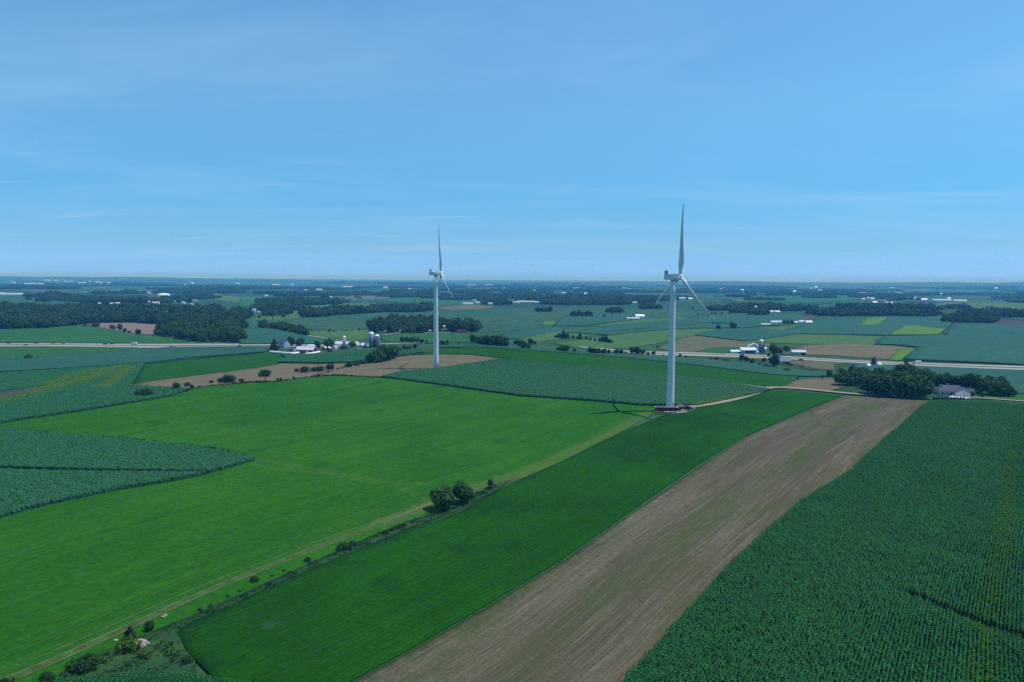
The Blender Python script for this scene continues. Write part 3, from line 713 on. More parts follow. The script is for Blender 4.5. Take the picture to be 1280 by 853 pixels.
for k, (kind, mat, wid, z0, z1, nl, sz) in enumerate([
        ('oak', 'leaf_oak', .47, .0, 1.0, 1500, .062), ('oak', 'leaf_maple', .42, .0, 1.0, 1400, .062), ('oak', 'leaf_oak', .52, .02, .98, 1500, .064),
        ('oak', 'leaf_maple', .40, .0, 1.0, 1400, .060), ('grey', 'leaf_grey', .36, .18, 1.0, 380, .055), ('open', 'leaf_oak', .46, .30, 1.0, 800, .062)]):
    me = leaf_cloud(crown_lobes(100 + k, wid, z0, z1, 13 if kind != 'open' else 9, .66), nl, sz, mat, 'crown', 40 + k)
    CROWN.setdefault(kind, []).append(me)
    TRUNK.setdefault(kind, []).append(trunk_mesh(k, .34 if kind != 'open' else .42, .030, wid * .55))
for k in range(2):
    lob = []
    for j in range(9):
        t = j / 8; lob.append(((random.uniform(-.02, .02), random.uniform(-.02, .02), .10 + .86 * t), (.25 * (1 - t) ** .8 + .03, .25 * (1 - t) ** .8 + .03, .09)))
    CROWN.setdefault('conifer', []).append(leaf_cloud(lob, 560, .050, 'leaf_conifer', 'crown', 70 + k, -.2))
    TRUNK.setdefault('conifer', []).append(MB().tube((0, 0, -.04), (0, 0, .95), .022, .004, 6).mesh('trunk', 'bark', True))
for k, mat in enumerate(('leaf_shrub', 'leaf_maple', 'leaf_lime')):
    CROWN.setdefault('shrub' if mat != 'leaf_lime' else 'lime', []).append(
        leaf_cloud([((x * .62, y * .62, .40 + .12 * z), (.40, .40, .42)) for x, y, z in ((0, 0, 1), (.7, .2, 0), (-.6, .4, .4), (.1, -.7, 0), (-.3, -.5, .3), (.4, .6, .5))], 760, .092, mat, 'shrub', 90 + k, .3, 0.0))
GROVE = []
def tree(px, py, hpx, kind, label, group=None, wide=1.0, base=None):
    p = Vector(base) if base is not None else at(px, py)
    h = hpx * mpp(p)
    g = random.Random(int(px * 31 + py * 7)); v = g.randrange(len(CROWN[kind])); rz = g.uniform(0, 6.28)
    if kind in ('shrub', 'lime'):
        o = link(bpy.data.objects.new('shrub', CROWN[kind][v])); o.location = p - Vector((0, 0, .02 * h)); o.rotation_euler = (0, 0, rz)
        s = h * 1.02; o.scale = (s * .62 * wide, s * .62 * wide, s)
        tag(o, label, 'shrub', group); return o
    nm = 'conifer_tree' if kind == 'conifer' else 'leafy_tree'
    o = empty(nm, p, rz, label, 'tree', group)
    o.scale = (h * wide, h * wide, h)
    link(bpy.data.objects.new('trunk', TRUNK[kind][v]), o)
    c = link(bpy.data.objects.new('crown', CROWN[kind][v]), o)
    GROVE.append((kind, v, c))
    return o

ORD = ['leftmost'] + [w + ' from the left' for w in 'second third fourth fifth sixth seventh eighth ninth tenth eleventh twelfth thirteenth fourteenth fifteenth sixteenth seventeenth eighteenth nineteenth twentieth twenty-first twenty-second twenty-third twenty-fourth'.split()]
def ordered(objs, fmt):
    """each of a row gets a label of its own by its place, counted in the picture from the left"""
    def colx(o):
        d = np.array(o.location) - CAM; return (d @ RIGHT) / (d @ FWD)
    for k, o in enumerate(sorted(objs, key=colx)): o['label'] = fmt % ORD[k]
# ---- trees one can tell apart
tree(552, 638, 34, 'oak', 'large round dark tree, nearer and left of the close pair beside the farm track', wide=1.08)
tree(577, 630, 31, 'oak', 'round dark tree, farther and right of the close pair beside the farm track', wide=1.0)
tree(614, 612, 17, 'grey', 'small thin greyish tree alone just right of the pair by the farm track', wide=1.0)
tree(105, 838, 16, 'shrub', 'long low dark shrub beside the farm track nearest the bottom left corner', wide=2.2)
tree(162, 802, 18, 'conifer', 'small upright pointed shrub tree left above the pink stone heap', wide=1.7)
tree(187, 790, 14, 'oak', 'small round bushy tree right above the pink stone heap', wide=1.1)
tree(160, 816, 20, 'lime', 'broad yellowish green shrub leaning against the pink stone heap', wide=1.3)
tree(181, 824, 12, 'lime', 'low lime green shrub just below the pink stone heap', wide=1.4)
tree(233, 831, 12, 'shrub', 'dark round shrub at the rounded near corner of the dark soybeans', wide=1.2)
tree(7, 862, 14, 'shrub', 'dark shrub cut off by the bottom left edge of the view', wide=1.2)
tree(58, 852, 12, 'shrub', 'dark shrub at the bottom edge beside the pale farm track', wide=1.2)
tree(430, 688, 11, 'shrub', 'dark low shrub clump on the field strip halfway along the track', wide=1.9)
tree(441, 683, 8, 'shrub', 'small dark shrub at the right end of the low clump on the field strip', wide=1.5)
tree(384, 703, 7, 'shrub', 'small dark shrub on the field strip left of the low clump', wide=1.4)
tree(318, 729, 10, 'shrub', 'bright little shrub on the field strip, first one above the pink stone heap', wide=1.1)
_sc = []
for k, (x, y, h, w) in enumerate([(482,669,6,1.5),(490,665,6,1.4),(498,662,6,1.3),(505,659,6,1.3),(515,655,4,1.2),(470,672,4,1.3),(592,622,4,1.8),(600,618,4,1.6),(355,716,4,1.5),(340,722,4,1.4),(300,741,4,1.4),(285,748,4,1.5),(263,760,5,1.5),(250,765,5,1.4)]):
    _sc.append(tree(x, y, h, 'shrub', 'scrub', 'scrub bushes in the weedy field strip', w))
ordered(_sc, 'tiny scrub bush, %s, in the weedy strip beside the farm track')
for x, y, h, kd, w, lb in [
    (182,497,11,'shrub',1.9,'wide rounded bush on the hedge line left of the tan stubble tip'),
    (122,508,5,'shrub',1.9,'low flat bush farthest left on the hedge line above the bright field'),
    (142,504,4,'shrub',1.2,'tiny bush on the hedge line between the low flat bush and wide rounded bush'),
    (221,489,11,'open',1.0,'small tree on the hedge line at the left end of the tan stubble'),
    (234,487,9,'open',1.1,'leaning small tree second along the edge of the tan stubble'),
    (240,485,4,'shrub',1.1,'tiny bush right beside the leaning small tree on the stubble edge'),
    (264,479,4,'shrub',1.3,'small bush alone on the stubble edge before the dense bush'),
    (286,478,10,'shrub',1.7,'dense dark bush on the hedge line where the two tan strips meet'),
    (276,478,6,'shrub',1.4,'lower left shoulder bush beside the dense dark hedge bush'),
    (302,477,4,'shrub',1.8,'flat bush right of the dense dark hedge bush'),
    (332,478,17,'open',1.05,'single umbrella shaped tree standing on the crest of the bright field'),
    (347,476,4,'shrub',.8,'left of two little posts like bushes right of the umbrella shaped tree'),
    (351,476,4,'shrub',.8,'right of two little posts like bushes right of the umbrella shaped tree'),
    (367,474,4,'shrub',.7,'slim bush on the crest hedge below the stubble bushes'),
    (398,471,3,'shrub',2.6,'low dark tuft on the highest point of the crest hedge'),
    (381,465.5,8,'shrub',1.6,'left rounded bush of the row across the tan stubble'),
    (393,464.5,6,'shrub',1.6,'lowest middle bush of the row across the tan stubble'),
    (401,464,7,'shrub',1.6,'broad middle bush of the row across the tan stubble'),
    (412.5,462,8,'shrub',1.3,'right rounded bush of the row across the tan stubble'),
    (371,465,5,'shrub',1.2,'small bush at the left end of the row across the tan stubble'),
    (35,450.5,7,'shrub',1.2,'lone dark tree in the left green field below the highway'),
    (343,438,14,'conifer',1.5,'dark pointed evergreen left of the farmhouse'),
    (365,433,13,'oak',1.0,'left half of the big dark tree mass behind the red barn'),
    (375,433,12,'oak',1.0,'right half of the big dark tree mass behind the red barn'),
    (398,436,11,'oak',1.0,'dark tree right of the red barn'),
    (411,435,13,'oak',1.15,'broad tree between the red barn and the long white shed'),
    (440,435,9,'oak',1.3,'round tree in front of the long white shed'),
    (430,437,7,'shrub',1.2,'bush at the foot of the short concrete silo'),
    (412,440,4,'shrub',1.5,'low bush on the corn edge right of the white bags'),
    (462,454,15,'oak',1.0,'leftmost tree of the dark clump below the blue silos'),
    (472,453,20,'oak',1.0,'tallest left tree of the dark clump below the blue silos'),
    (482,451,23,'oak',1.05,'tallest tree in the middle of the dark clump below the blue silos'),
    (492,448,19,'oak',1.05,'right tree of the dark clump below the blue silos'),
    (436,459,6,'shrub',1.6,'low bush at the left tip of the hedge below the blue silos'),
    (446,457,5,'shrub',1.5,'second low bush of the hedge below the blue silos'),
    (454,455,6,'shrub',1.4,'third low bush of the hedge right before the dark clump'),
    (898,412,7,'oak',.9,'smaller of two lone trees right of the near turbine'),
    (916,412,10,'oak',1.0,'larger of two lone trees right of the near turbine'),
    (967,445,14,'oak',1.0,'big dark tree in the right farmyard beside the grey silo'),
    (975,443,9,'oak',.9,'small tree between the big farmyard tree and the white roofed shed'),
    (983,444,12,'open',.9,'airy tree left of the long white roofed shed in the right farm'),
    (961,446,5,'conifer',1.6,'small pointed bush below the grey silo in the right farm'),
    (967,459,15,'oak',1.1,'big dark round tree in front of the blue roadside house'),
    (955,453,6,'oak',1.1,'small round tree left of the blue roadside house'),
    (927,452,9,'oak',1.0,'left tree of the dark clump at the roadside below the right farm'),
    (933,453,8,'oak',1.0,'middle tree of the dark clump at the roadside below the right farm'),
    (940,455,7,'oak',1.1,'right tree of the dark clump at the roadside below the right farm'),
    (896,451,5,'oak',1.0,'little tree on the roadside left of the dark clump'),
    (888,450,3,'shrub',1.6,'small bush leftmost on the roadside below the right farm'),
    (908,452,3,'shrub',3.0,'low long bush on the roadside left of the dark clump'),
    (949,457,4,'shrub',1.2,'small bush below the roadside house on its left'),
    (957,459,4,'shrub',1.5,'small bush below the big round tree of the roadside house'),
    (984,464,4,'shrub',2.6,'long low hedge bush below the roadside house'),
    (997,463,2,'shrub',1.2,'tiny bush at the end of the low hedge below the roadside house'),
    (1003,459,2.5,'shrub',1.2,'small bush in the yard right of the roadside house'),
    (997,474,2.5,'shrub',1.2,'tiny bush at the top corner of the brown soil patch'),
    (1028,474,5,'oak',.7,'slim little tree at the right of the brown soil patch'),
    (1037,471,9,'oak',1.1,'small tree between the brown soil patch and the grove'),
    (1092,456,9,'conifer',1.7,'dark pointed tree on the roadside above the grove'),
    (1001,451,2.5,'shrub',2.6,'low bush on the highway verge right of the right farm'),
    (120,409,6,'oak',1.5,'round dark tree on the left edge of the pink soil field'),
    (106,408.5,3,'shrub',1.3,'tiny bush left of the pink soil field'),
    (141,412,6,'oak',1.2,'left tree of the clump below the pink soil field'),
    (150,414,8,'oak',1.0,'pointed tree in the clump below the pink soil field'),
    (156,416,5,'oak',1.2,'low right tree of the clump below the pink soil field'),
    (162,416.5,3,'shrub',1.5,'last low bush of the clump below the pink soil field'),
    (173,419,8,'oak',.85,'slim single tree standing before the pink soil field'),
    (1144,386,5,'oak',1.1,'lone round tree in the field left of the long white sheds')]:
    tree(x, y, h, kd, lb, None, w)
# pairs and rows that read alike
def row(lst, kind, label, group, wide=1.0):
    ordered([tree(x, y, h, kind, label, group, wide) for x, y, h in lst], label + ', %s')
row([(592,430,13),(598,430,10),(604,430.5,12),(611,431.5,14),(617,432,15),(623,432.5,15),(629,432.5,14),(633,433,10)], 'oak', 'dark tree in the ridge copse right of the far turbine', 'copse on the ridge right of the far turbine', 1.05)
row([(645,431,7),(650,433,9),(655,436,9),(661,436.5,8),(664,431,9),(669,431,5)], 'oak', 'dark tree in the loose clump right of the ridge copse', 'loose clump of trees on the ridge', 1.15)
row([(695,423,5),(700,423,7),(709,423.5,8),(716,424,5),(721,424,4),(733,425,5),(738,426,4),(744,427,4),(750,428,7),(762,429,6),(765,429,4)], 'oak', 'small leafy tree among the pointed evergreens', 'leafy trees among the pointed evergreens')
row([(704,423.5,12),(725,424.5,10),(754,428,11),(758,428.5,11)], 'conifer', 'tall pointed evergreen left of the near turbine', 'pointed evergreens on the field boundary', 1.1)
row([(698,439,6),(703,439.5,8),(708,440,9),(718,440.5,5),(737,441.5,8),(743,442.5,9),(749,442.5,8),(755,443,8),(761,443,6),(770,442.5,7),(776,443,7),(782,443,4),(791,443,10),(797,443.5,10),(803,444,8),(810,444.5,5),(817,444.5,6),(829,446,3),(850,446,4),(857,447,3)], 'oak', 'rounded tree in the highway hedgerow by the near turbine', 'hedgerow trees along the highway', 1.15)
row([(503,428,7),(509,428,8),(515,428,8),(521,428.5,7),(527,429,6),(533,429,4),(546,431,5),(553,431,6),(559,431,6),(506,438,7),(512,437,5),(519,436,6),(500,440,6)], 'oak', 'bushy tree in the scrub behind the far turbine', 'scrubby trees behind the far turbine', 1.25)
# the grove round the grey roofed house
grv = [(1048,482,20),(1055,481,22),(1062,482,24),(1070,482,25),(1076,480,24),(1066,477,20),(1080,478,22),(1083,492,28),(1090,494,30),(1098,495,32),(1106,496,34),(1114,496.5,34),(1122,497,36),(1130,497.5,36),(1138,498,36),(1146,498,34),(1153,498,30),
       (1088,486,26),(1097,486,28),(1107,487,28),(1117,487,30),(1127,487,30),(1137,488,30),(1147,488,28),(1155,487,27),(1100,478,22),(1112,478,22),(1124,478,24),(1133,478,31),(1142,479,24),(1152,480,24),(1162,481,24),
       (1172,483,24),(1181,484,24),(1190,485,24),(1199,486,24),(1208,488,26),(1217,490,28),(1226,492,28),(1235,494,28),(1244,495,29),(1253,495.5,25),(1261,496,20),(1268,496,12),(1170,480,20),(1186,480,20),(1204,482,22),(1222,484,24),(1240,487,26),(1255,490,22),(1214,496,10),(1229,497,8)]
_g = {}
for k, (x, y, h) in enumerate(grv):
    key = 'left end' if k < 7 else 'front row' if k < 17 else 'second row' if k < 25 else 'back row' if k < 32 else 'right row' if k < 44 else 'rear right row'
    _g.setdefault(key, []).append(tree(x + random.uniform(-2, 2), y, h * random.uniform(.82, 1.06) * (.70 if k >= 32 else .78 if k >= 17 else .86), 'oak', 'grove', 'grove around the grey roofed house', 1.05))
for key, lst in _g.items(): ordered(lst, 'tree %s in the ' + key + ' of the grove by the house')
ordered([tree(1167 + k * 3.75, 499.6, 3.2, 'conifer', 'row', 'row of little evergreens before the house', 1.9) for k in range(11)], 'tiny clipped evergreen, %s, in the row before the grey roofed house')

# ---- woods too far to tell the trees apart: one object each
def scatter(name, pos, rot, scl, idx, protos, kind='stuff', label=None, cat=None):
    me = bpy.data.meshes.new(name); me.from_pydata([tuple(p) for p in pos], [], [])
    me.attributes.new('rz', 'FLOAT', 'POINT').data.foreach_set('value', np.asarray(rot, np.float32))
    me.attributes.new('scl', 'FLOAT_VECTOR', 'POINT').data.foreach_set('vector', np.asarray(scl, np.float32).ravel())
    me.attributes.new('idx', 'INT', 'POINT').data.foreach_set('value', np.asarray(idx, np.int32))
    o = link(bpy.data.objects.new(name, me))
    tag(o, label, cat, None, kind)
    ng = bpy.data.node_groups.new('scatter', 'GeometryNodeTree')
    ng.interface.new_socket('Geometry', in_out='INPUT', socket_type='NodeSocketGeometry'); ng.interface.new_socket('Geometry', in_out='OUTPUT', socket_type='NodeSocketGeometry')
    n, l = ng.nodes, ng.links
    gi = n.new('NodeGroupInput'); go = n.new('NodeGroupOutput')
    jn = n.new('GeometryNodeJoinGeometry')
    for p in reversed(protos):
        oi = n.new('GeometryNodeObjectInfo'); oi.inputs['Object'].default_value = p; oi.inputs['As Instance'].default_value = True
        l.new(oi.outputs['Geometry'], jn.inputs[0])
    ip = n.new('GeometryNodeInstanceOnPoints'); ip.inputs['Pick Instance'].default_value = True
    def attr(nm, t):
        a = n.new('GeometryNodeInputNamedAttribute'); a.data_type = t; a.inputs[0].default_value = nm; return a.outputs['Attribute']
    cx = n.new('ShaderNodeCombineXYZ'); l.new(attr('rz', 'FLOAT'), cx.inputs[2])
    l.new(gi.outputs[0], ip.inputs['Points']); l.new(jn.outputs[0], ip.inputs['Instance'])
    l.new(attr('idx', 'INT'), ip.inputs['Instance Index']); l.new(attr('scl', 'FLOAT_VECTOR'), ip.inputs['Scale']); l.new(cx.outputs[0], ip.inputs['Rotation'])
    l.new(ip.outputs[0], go.inputs[0])
    md = o.modifiers.new('scatter', 'NODES'); md.node_group = ng
    return o
_seen = {}
for kd, v, c in GROVE:
    if kd == 'oak' and v not in _seen: _seen[v] = c
OAK = [_seen[k] for k in sorted(_seen)]
def fill(polyw, sp, jit=.42):
    polyw = np.array(polyw); mn, mx = polyw.min(0), polyw.max(0)
    gx, gy = np.meshgrid(np.arange(mn[0], mx[0], sp), np.arange(mn[1], mx[1], sp))
    g = np.stack([gx.ravel(), gy.ravel()], 1) + rng.uniform(-jit, jit, (gx.size, 2)) * sp
    return g[inside(polyw, g)]
NW = [0]
HOUSES = []
WOODS = []
def wood(polyw, hgt): WOODS.append((polyw, hgt))
def grow_wood(polyw, hgt, sp=None, name='woodland', thin=1.0):
    polyw = np.array(polyw); d = np.median(np.hypot(polyw[:, 0], polyw[:, 1]))
    sp = sp or max(7.5, d / 260)
    p = fill(polyw, sp)
    gapn = np.sin(p[:, 0] / 61 + 1.7 * np.sin(p[:, 1] / 87)) + np.sin(p[:, 1] / 49 + p[:, 0] / 133) + rng.normal(size=len(p)) * .35
    p = p[gapn < 1.42]
    for hx, hy, hw in HOUSES:
        dd = math.hypot(hx, hy); ux, uy = hx / dd, hy / dd
        al = p[:, 0] * ux + p[:, 1] * uy - dd; ac = p[:, 0] * uy - p[:, 1] * ux
        p = p[~((al > -dd * .075 - 8) & (al < hw * .5 + 3) & (np.abs(ac) < hw * .5 + 3))]
    if len(p) == 0: return
    z = HT(p[:, 0], p[:, 1]) - .3
    s = hgt * (.92 + .16 * np.sin(p[:, 0] / 37) * np.sin(p[:, 1] / 29)) * rng.choice([.62, .8, .9, 1.0, 1.1, 1.28], len(p)); w = np.maximum(1.0, sp / 7.5 * .95)
    scl = np.stack([s * w, s * w, s], 1)
    if w > 1.3: scl[:, :2] = np.minimum(scl[:, :2], sp * 1.7)
    NW[0] += len(p)
    scatter(name, np.column_stack([p, z]), rng.uniform(0, 6.28, len(p)), scl, rng.integers(0, len(OAK), len(p)), OAK)
def ell(xc, yc, hw, th, n=26, seed=0):
    g = np.random.default_rng(seed + int(xc * 13 + yc * 7)); out = []
    for k in range(n):
        a = 2 * math.pi * k / n; q = .78 + .44 * g.random()
        out.append((xc + hw * q * math.copysign(abs(math.cos(a)) ** .8, math.cos(a)), yc + th * q * math.sin(a) - .2))
    return out
for px, h in [([(-60,413),(0,412),(60,411),(105,405.5),(130,404),(160,403.5),(222,407),(250,406),(300,402),(312,398),(312,392),(225,389),(110,387.5),(-60,387)], 15),
              ([(193,420),(205,417),(215,414),(255,413),(290,416),(306,423),(303,430),(250,429),(225,424.5)], 13),
              ([(222,407),(250,404.5),(300,404),(309,410),(300,413.5),(250,411.5)], 13),
              ([(321,410),(345,412),(375,418),(384,420),(385,415),(350,409),(325,406)], 9),
              ([(377,395),(390,391.5),(420,388.5),(480,386),(535,385),(546,388),(520,391),(480,391),(420,394),(400,397),(380,397)], 14),
              ([(458,412),(480,408),(510,407),(545,407),(590,409),(602,411),(598,415),(545,416),(500,418),(465,417)], 15)]:
    wood(W(px, 0, 6), h)
far_woods = [(100,376,62,2.6),(190,377.5,45,2.2),(240,373,32,1.4),(60,371,30,1.2),(250,366.5,60,.9),(370,378,50,2.4),(345,387,34,3.2),(390,380,42,2.2),(330,393,30,2.5),(400,368,70,.9),(455,369,45,1.0),(505,371,28,1.2),(520,370.5,45,1.6),(590,373,60,2.4),(625,380,26,1.6),(560,364,70,.6),(700,379,60,2.6),(760,379,58,2.4),(742,373,90,1.2),(830,375,40,1.6),
 (700,363,80,.5),(880,366,100,.7),(812,386,14,.9),(905,388,22,1.1),(925,391,14,.8),(955,393,18,1.6),(940,385,30,1.4),(985,387.5,36,1.8),(1040,392,30,2.2),(1080,393.5,60,2.4),(1100,386,45,2.4),(1150,395,30,2.0),(1210,402.5,34,2.6),(1232,394,34,2.6),(1262,396,40,1.8),(1090,369,120,.7),(1000,364,140,.5),(1210,369,90,.7),(1195,386,20,.8),(1155,386.5,10,.7),(768,391,12,.5),(680,390,12,.4),(730,396,14,.5)]
for xc, yc, hw_, th in far_woods:
    wood(W(ell(xc, yc, hw_, th), 0, 8), 13 if yc > 376 else 12)
gg = np.random.default_rng(5)
for k in range(190):
    yc = 354.6 + 19 * gg.random() ** 1.4; xc = gg.uniform(-60, 1340); yc += (xc - 640) * .0072
    wood(W(ell(xc, yc, gg.uniform(4, 55) * (1 - .5 * (yc > 364)), gg.uniform(.12, .30) * (1 + (yc - 355) / 5)), 0, 10), 12)
# scattered single trees and hedges in the valley, each a thing while it shows
_v = {}
for k, (x, y, h) in enumerate([(403,378,5),(408,375,3),(416,378,3),(430,375,3),(437,376,3),(445,373.5,4),(449,373.5,4),(451,374,3),(387,384.5,4),(355,397,6),(342,396,3),(346,396,2),(360,391,3),(364,391,3),(374,390,3),(324,398,4),(341,399,2.5),(412,415.5,4),(417,415.5,3),(449,413,3),(440,414,2),(390,414,2),(432,414,2),(518,377,2.5),(470,373,2),(460,370,2),(618,416,2),(573,430,2),(538,380,4),(541,382,4),(528,381,5),(534,383,6),(872,394.5,3),(888,395,5),(885,391,3),(894,393,3),(902,393,3),(866,387,3),(755,397,4),(765,394,3),(775,393.5,3),(733,397,2),(690,381,3),(708,381.5,2),(717,382,2),(748,379.5,2),(760,380,2),(818,444,2),(822,434.5,3),(1019,397.5,2),(858,422,2),(898,424,1.5),(1167,388,5),(1172,388,5),(1177,388,4),(1136,385,4),(1123,387,4),(1197,386,5),(1203,386,5),(1234,386,3),(1240,387,4),(1247,375,2),(1253,375,2),(1262,374.5,2)]):
    key = ('beside the near turbine blade tip' if 860 < x < 900 and y < 400 else 'around the long white sheds at right' if x > 1100 else 'above the twin blue silos' if x < 455 and y > 405 else
           'in the pasture left of the middle wood' if x < 395 and y > 382 else 'above the middle wood' if x < 475 else 'round the far turbine tower' if x < 580 else 'on the central plain below the dark wood' if x < 800 else 'on the plain round the near turbine')
    _v.setdefault(key, []).append(tree(x, y, h, 'oak', 'v', 'scattered trees in the far valley', 1.1))
for key, lst in _v.items(): ordered(lst, 'small single tree, %s, ' + key)
ordered([tree(x, 405.3, 6, 'conifer', 'e', 'evergreens between far white sheds', 1.5) for x in (980, 984.5, 989.5)], 'dark pointed evergreen, %s, between white sheds on the far plain')

# ------------------------------------------------------------------ crops one can see plant by plant near the camera
def corn_clump(seed, mat, length=1.0, reach=.34, leaves=8):
    g = random.Random(seed); v, f = [], []
    for k in range(5):
        bx, by = g.uniform(-.06, .06), (k - 2) * length / 5 + g.uniform(-.05, .05); H = g.uniform(1.9, 2.4)
        for q in range(leaves):
            a = g.choice((0, math.pi)) + g.uniform(-1.25, 1.25); z0 = H * g.uniform(.62, .92); L = g.uniform(.55, 1.0) * reach; w = g.uniform(.07, .11)
            ca, sa = math.cos(a), math.sin(a); pts = [(0, z0), (L * .5, z0 + L * .42), (L, z0 + L * .12)]
            b = len(v)
            for t, (r, z) in enumerate(pts):
                ww = w * (1, 1, .25)[t]
                v += [(bx + r * ca - ww * sa, by + r * sa + ww * ca, z), (bx + r * ca + ww * sa, by + r * sa - ww * ca, z)]
            f += [(b, b + 1, b + 3, b + 2), (b + 2, b + 3, b + 5, b + 4)]
        b = len(v); v += [(bx - .03, by, H * .8), (bx + .03, by, H * .8), (bx + .02, by, H + .25), (bx - .02, by, H + .25)]; f.append((b, b + 1, b + 2, b + 3))
    me = bpy.data.meshes.new('corn_plants'); me.from_pydata(v, [], f); me.materials.append(MATS[mat]); return me
def row_points(line, polyw, spacing_u, spacing_v, umin, umax):
    seg = np.hypot(*np.diff(line, axis=0).T); s = np.concatenate([[0], np.cumsum(seg)])
    v = np.arange(-60, s[-1] + 60, spacing_v)
    q = np.stack([np.interp(v, s, line[:, k]) for k in (0, 1)], 1)
    d0 = (line[1] - line[0]) / seg[0]; d1 = (line[-1] - line[-2]) / seg[-1]
    q[v < 0] = line[0] + v[v < 0][:, None] * d0; q[v > s[-1]] = line[-1] + (v[v > s[-1]] - s[-1])[:, None] * d1
    t = np.gradient(q, axis=0)
    k = max(3, int(14 / spacing_v)); ker = np.ones(k) / k
    t = np.stack([np.convolve(np.pad(t[:, c], (k // 2, k - 1 - k // 2), 'edge'), ker, 'valid') for c in (0, 1)], 1)
    t /= np.hypot(*t.T)[:, None]; nm = np.stack([t[:, 1], -t[:, 0]], 1); ang = np.arctan2(-t[:, 0], t[:, 1])
    u = np.arange(umin, umax, spacing_u)
    P = q[None] + u[:, None, None] * nm[None]; A = np.broadcast_to(ang[None], P.shape[:2])
    P = P.reshape(-1, 2); A = A.ravel(); m = inside(polyw, P)
    return P[m], A[m]
p0 = [link(bpy.data.objects.new('corn_plants', corn_clump(k, m))) for k, m in enumerate(('leaf_corn', 'leaf_corn', 'leaf_corn', 'leaf_corn_pale'))]
P, A = row_points(np.array(CORN_ROW), FIELD_CORN, .76, 1.0, .3, 170)
P = P + rng.normal(size=P.shape) * .06
keep = np.hypot(P[:, 0], P[:, 1]) < 540
keep &= np.abs(np.arctan2(P[:, 0], P[:, 1])) < R(46)
gully = W([(1118,742),(1150,753),(1180,765),(1230,785),(1290,806),(1380,840)], .5, 8, False)
dg_, _, _ = line_dist(gully, P)
keep &= (dg_ > np.interp(P[:, 0], [gully[0, 0], gully[2, 0], gully[-1, 0]], [.6, 1.5, 2.3])) | (P[:, 0] < gully[0, 0] - .5)
gx_ = W([(1262,590),(1258,640),(1250,690),(1240,740),(1232,790)], .5, 8, False); dy_, _, _ = line_dist(gx_, P)
thin_n = np.sin(P[:, 0] * .21 + np.sin(P[:, 1] * .13)) * np.sin(P[:, 1] * .09)
P, A, dy_, keepn = P[keep], A[keep], dy_[keep], thin_n[keep]
pale = (rng.random(len(P)) < np.exp(-(dy_ / 2.6) ** 2) * .8) | (rng.random(len(P)) < .003)
idx = np.where(pale, 3, rng.integers(0, 3, len(P)))
hh = 1 + .10 * keepn + rng.normal(size=len(P)) * .10
flip = rng.integers(0, 2, len(P)) * math.pi
for k, o in enumerate(p0):
    o.location = (P[k * 40][0], P[k * 40][1], float(HT(*P[k * 40])) + .1); o['kind'] = 'stuff'
scatter('corn_crop', np.column_stack([P, HT(P[:, 0], P[:, 1]) + .10]), A + flip, np.column_stack([hh, hh, hh]), idx, p0)
print('corn', len(P))
pm0 = [link(bpy.data.objects.new('corn_plants', corn_clump(k + 9, m, 1.0, .62, 7))) for k, m in enumerate(('leaf_corn_blue', 'leaf_corn_blue', 'leaf_corn', 'leaf_corn_lime'))]
FR, FA = row_points(np.array([FRONT_CORN.mean(0) - np.array([40, 9]), FRONT_CORN.mean(0) + np.array([40, 9])]), FRONT_CORN, .76, 1.0, -60, 60)
scatter('corn_crop', np.column_stack([FR, HT(FR[:, 0], FR[:, 1]) + .1]), FA, np.ones((len(FR), 3)) * .95, rng.integers(0, 3, len(FR)), p0)
MIDP, MIDA = [], []
for key, pw in FIELDS.items():
    if not key.startswith('corn_field'): continue
    if key.split('@')[1] not in ('MID',): continue
    hd_ = R(80); c_ = pw.mean(0); dv = np.array([math.sin(hd_), math.cos(hd_)]) * 300
    q, a = row_points(np.array([c_ - dv, c_ + dv]), pw, .76, .9, -260, 260)
    MIDP.append(q); MIDA.append(a)
MP = np.vstack(MIDP); MA = np.concatenate(MIDA); MP = MP + rng.normal(size=MP.shape) * .12
ok_ = (np.abs(np.arctan2(MP[:, 0], MP[:, 1])) < R(40)); 
pl_ = np.zeros(len(MP))
for line_, w_ in (([(-60,512),(0,502),(30,494),(60,487),(100,477),(130,468)], 13), ([(60,482),(85,473),(130,463)], 6), ([(135,464),(160,458),(178,456)], 8), ([(130,486),(150,470),(160,462)], 6), ([(940,493),(905,500),(872,507)], 4)):
    d_, _, _ = line_dist(W(line_, .5, 8, False), MP, 0); pl_ = np.maximum(pl_, np.exp(-(d_ / w_) ** 2 * 1.2))
bs_ = inside(W([(-80,508),(-40,499),(0,490.5),(30,487),(60,484),(45,488),(20,493.5),(0,498),(-60,510)], .5), MP)
ok_ &= ~bs_
ok_ &= rng.random(len(MP)) > pl_ * .35
MP, MA, pl_ = MP[ok_], MA[ok_], pl_[ok_]
mi = np.where(rng.random(len(MP)) < pl_ * .95, 3, rng.integers(0, 3, len(MP)))
ms_ = .92 + rng.normal(size=len(MP)) * .07
scatter('corn_crop', np.column_stack([MP, HT(MP[:, 0], MP[:, 1]) + .05]), MA + rng.integers(0, 2, len(MP)) * math.pi, np.column_stack([ms_ * 1.1, ms_ * .95, ms_]), mi, pm0)
for k, o in enumerate(pm0):
    o.location = (MP[k * 50][0], MP[k * 50][1], float(HT(*MP[k * 50])) + .05); o['kind'] = 'stuff'
print('mid corn', len(MP))
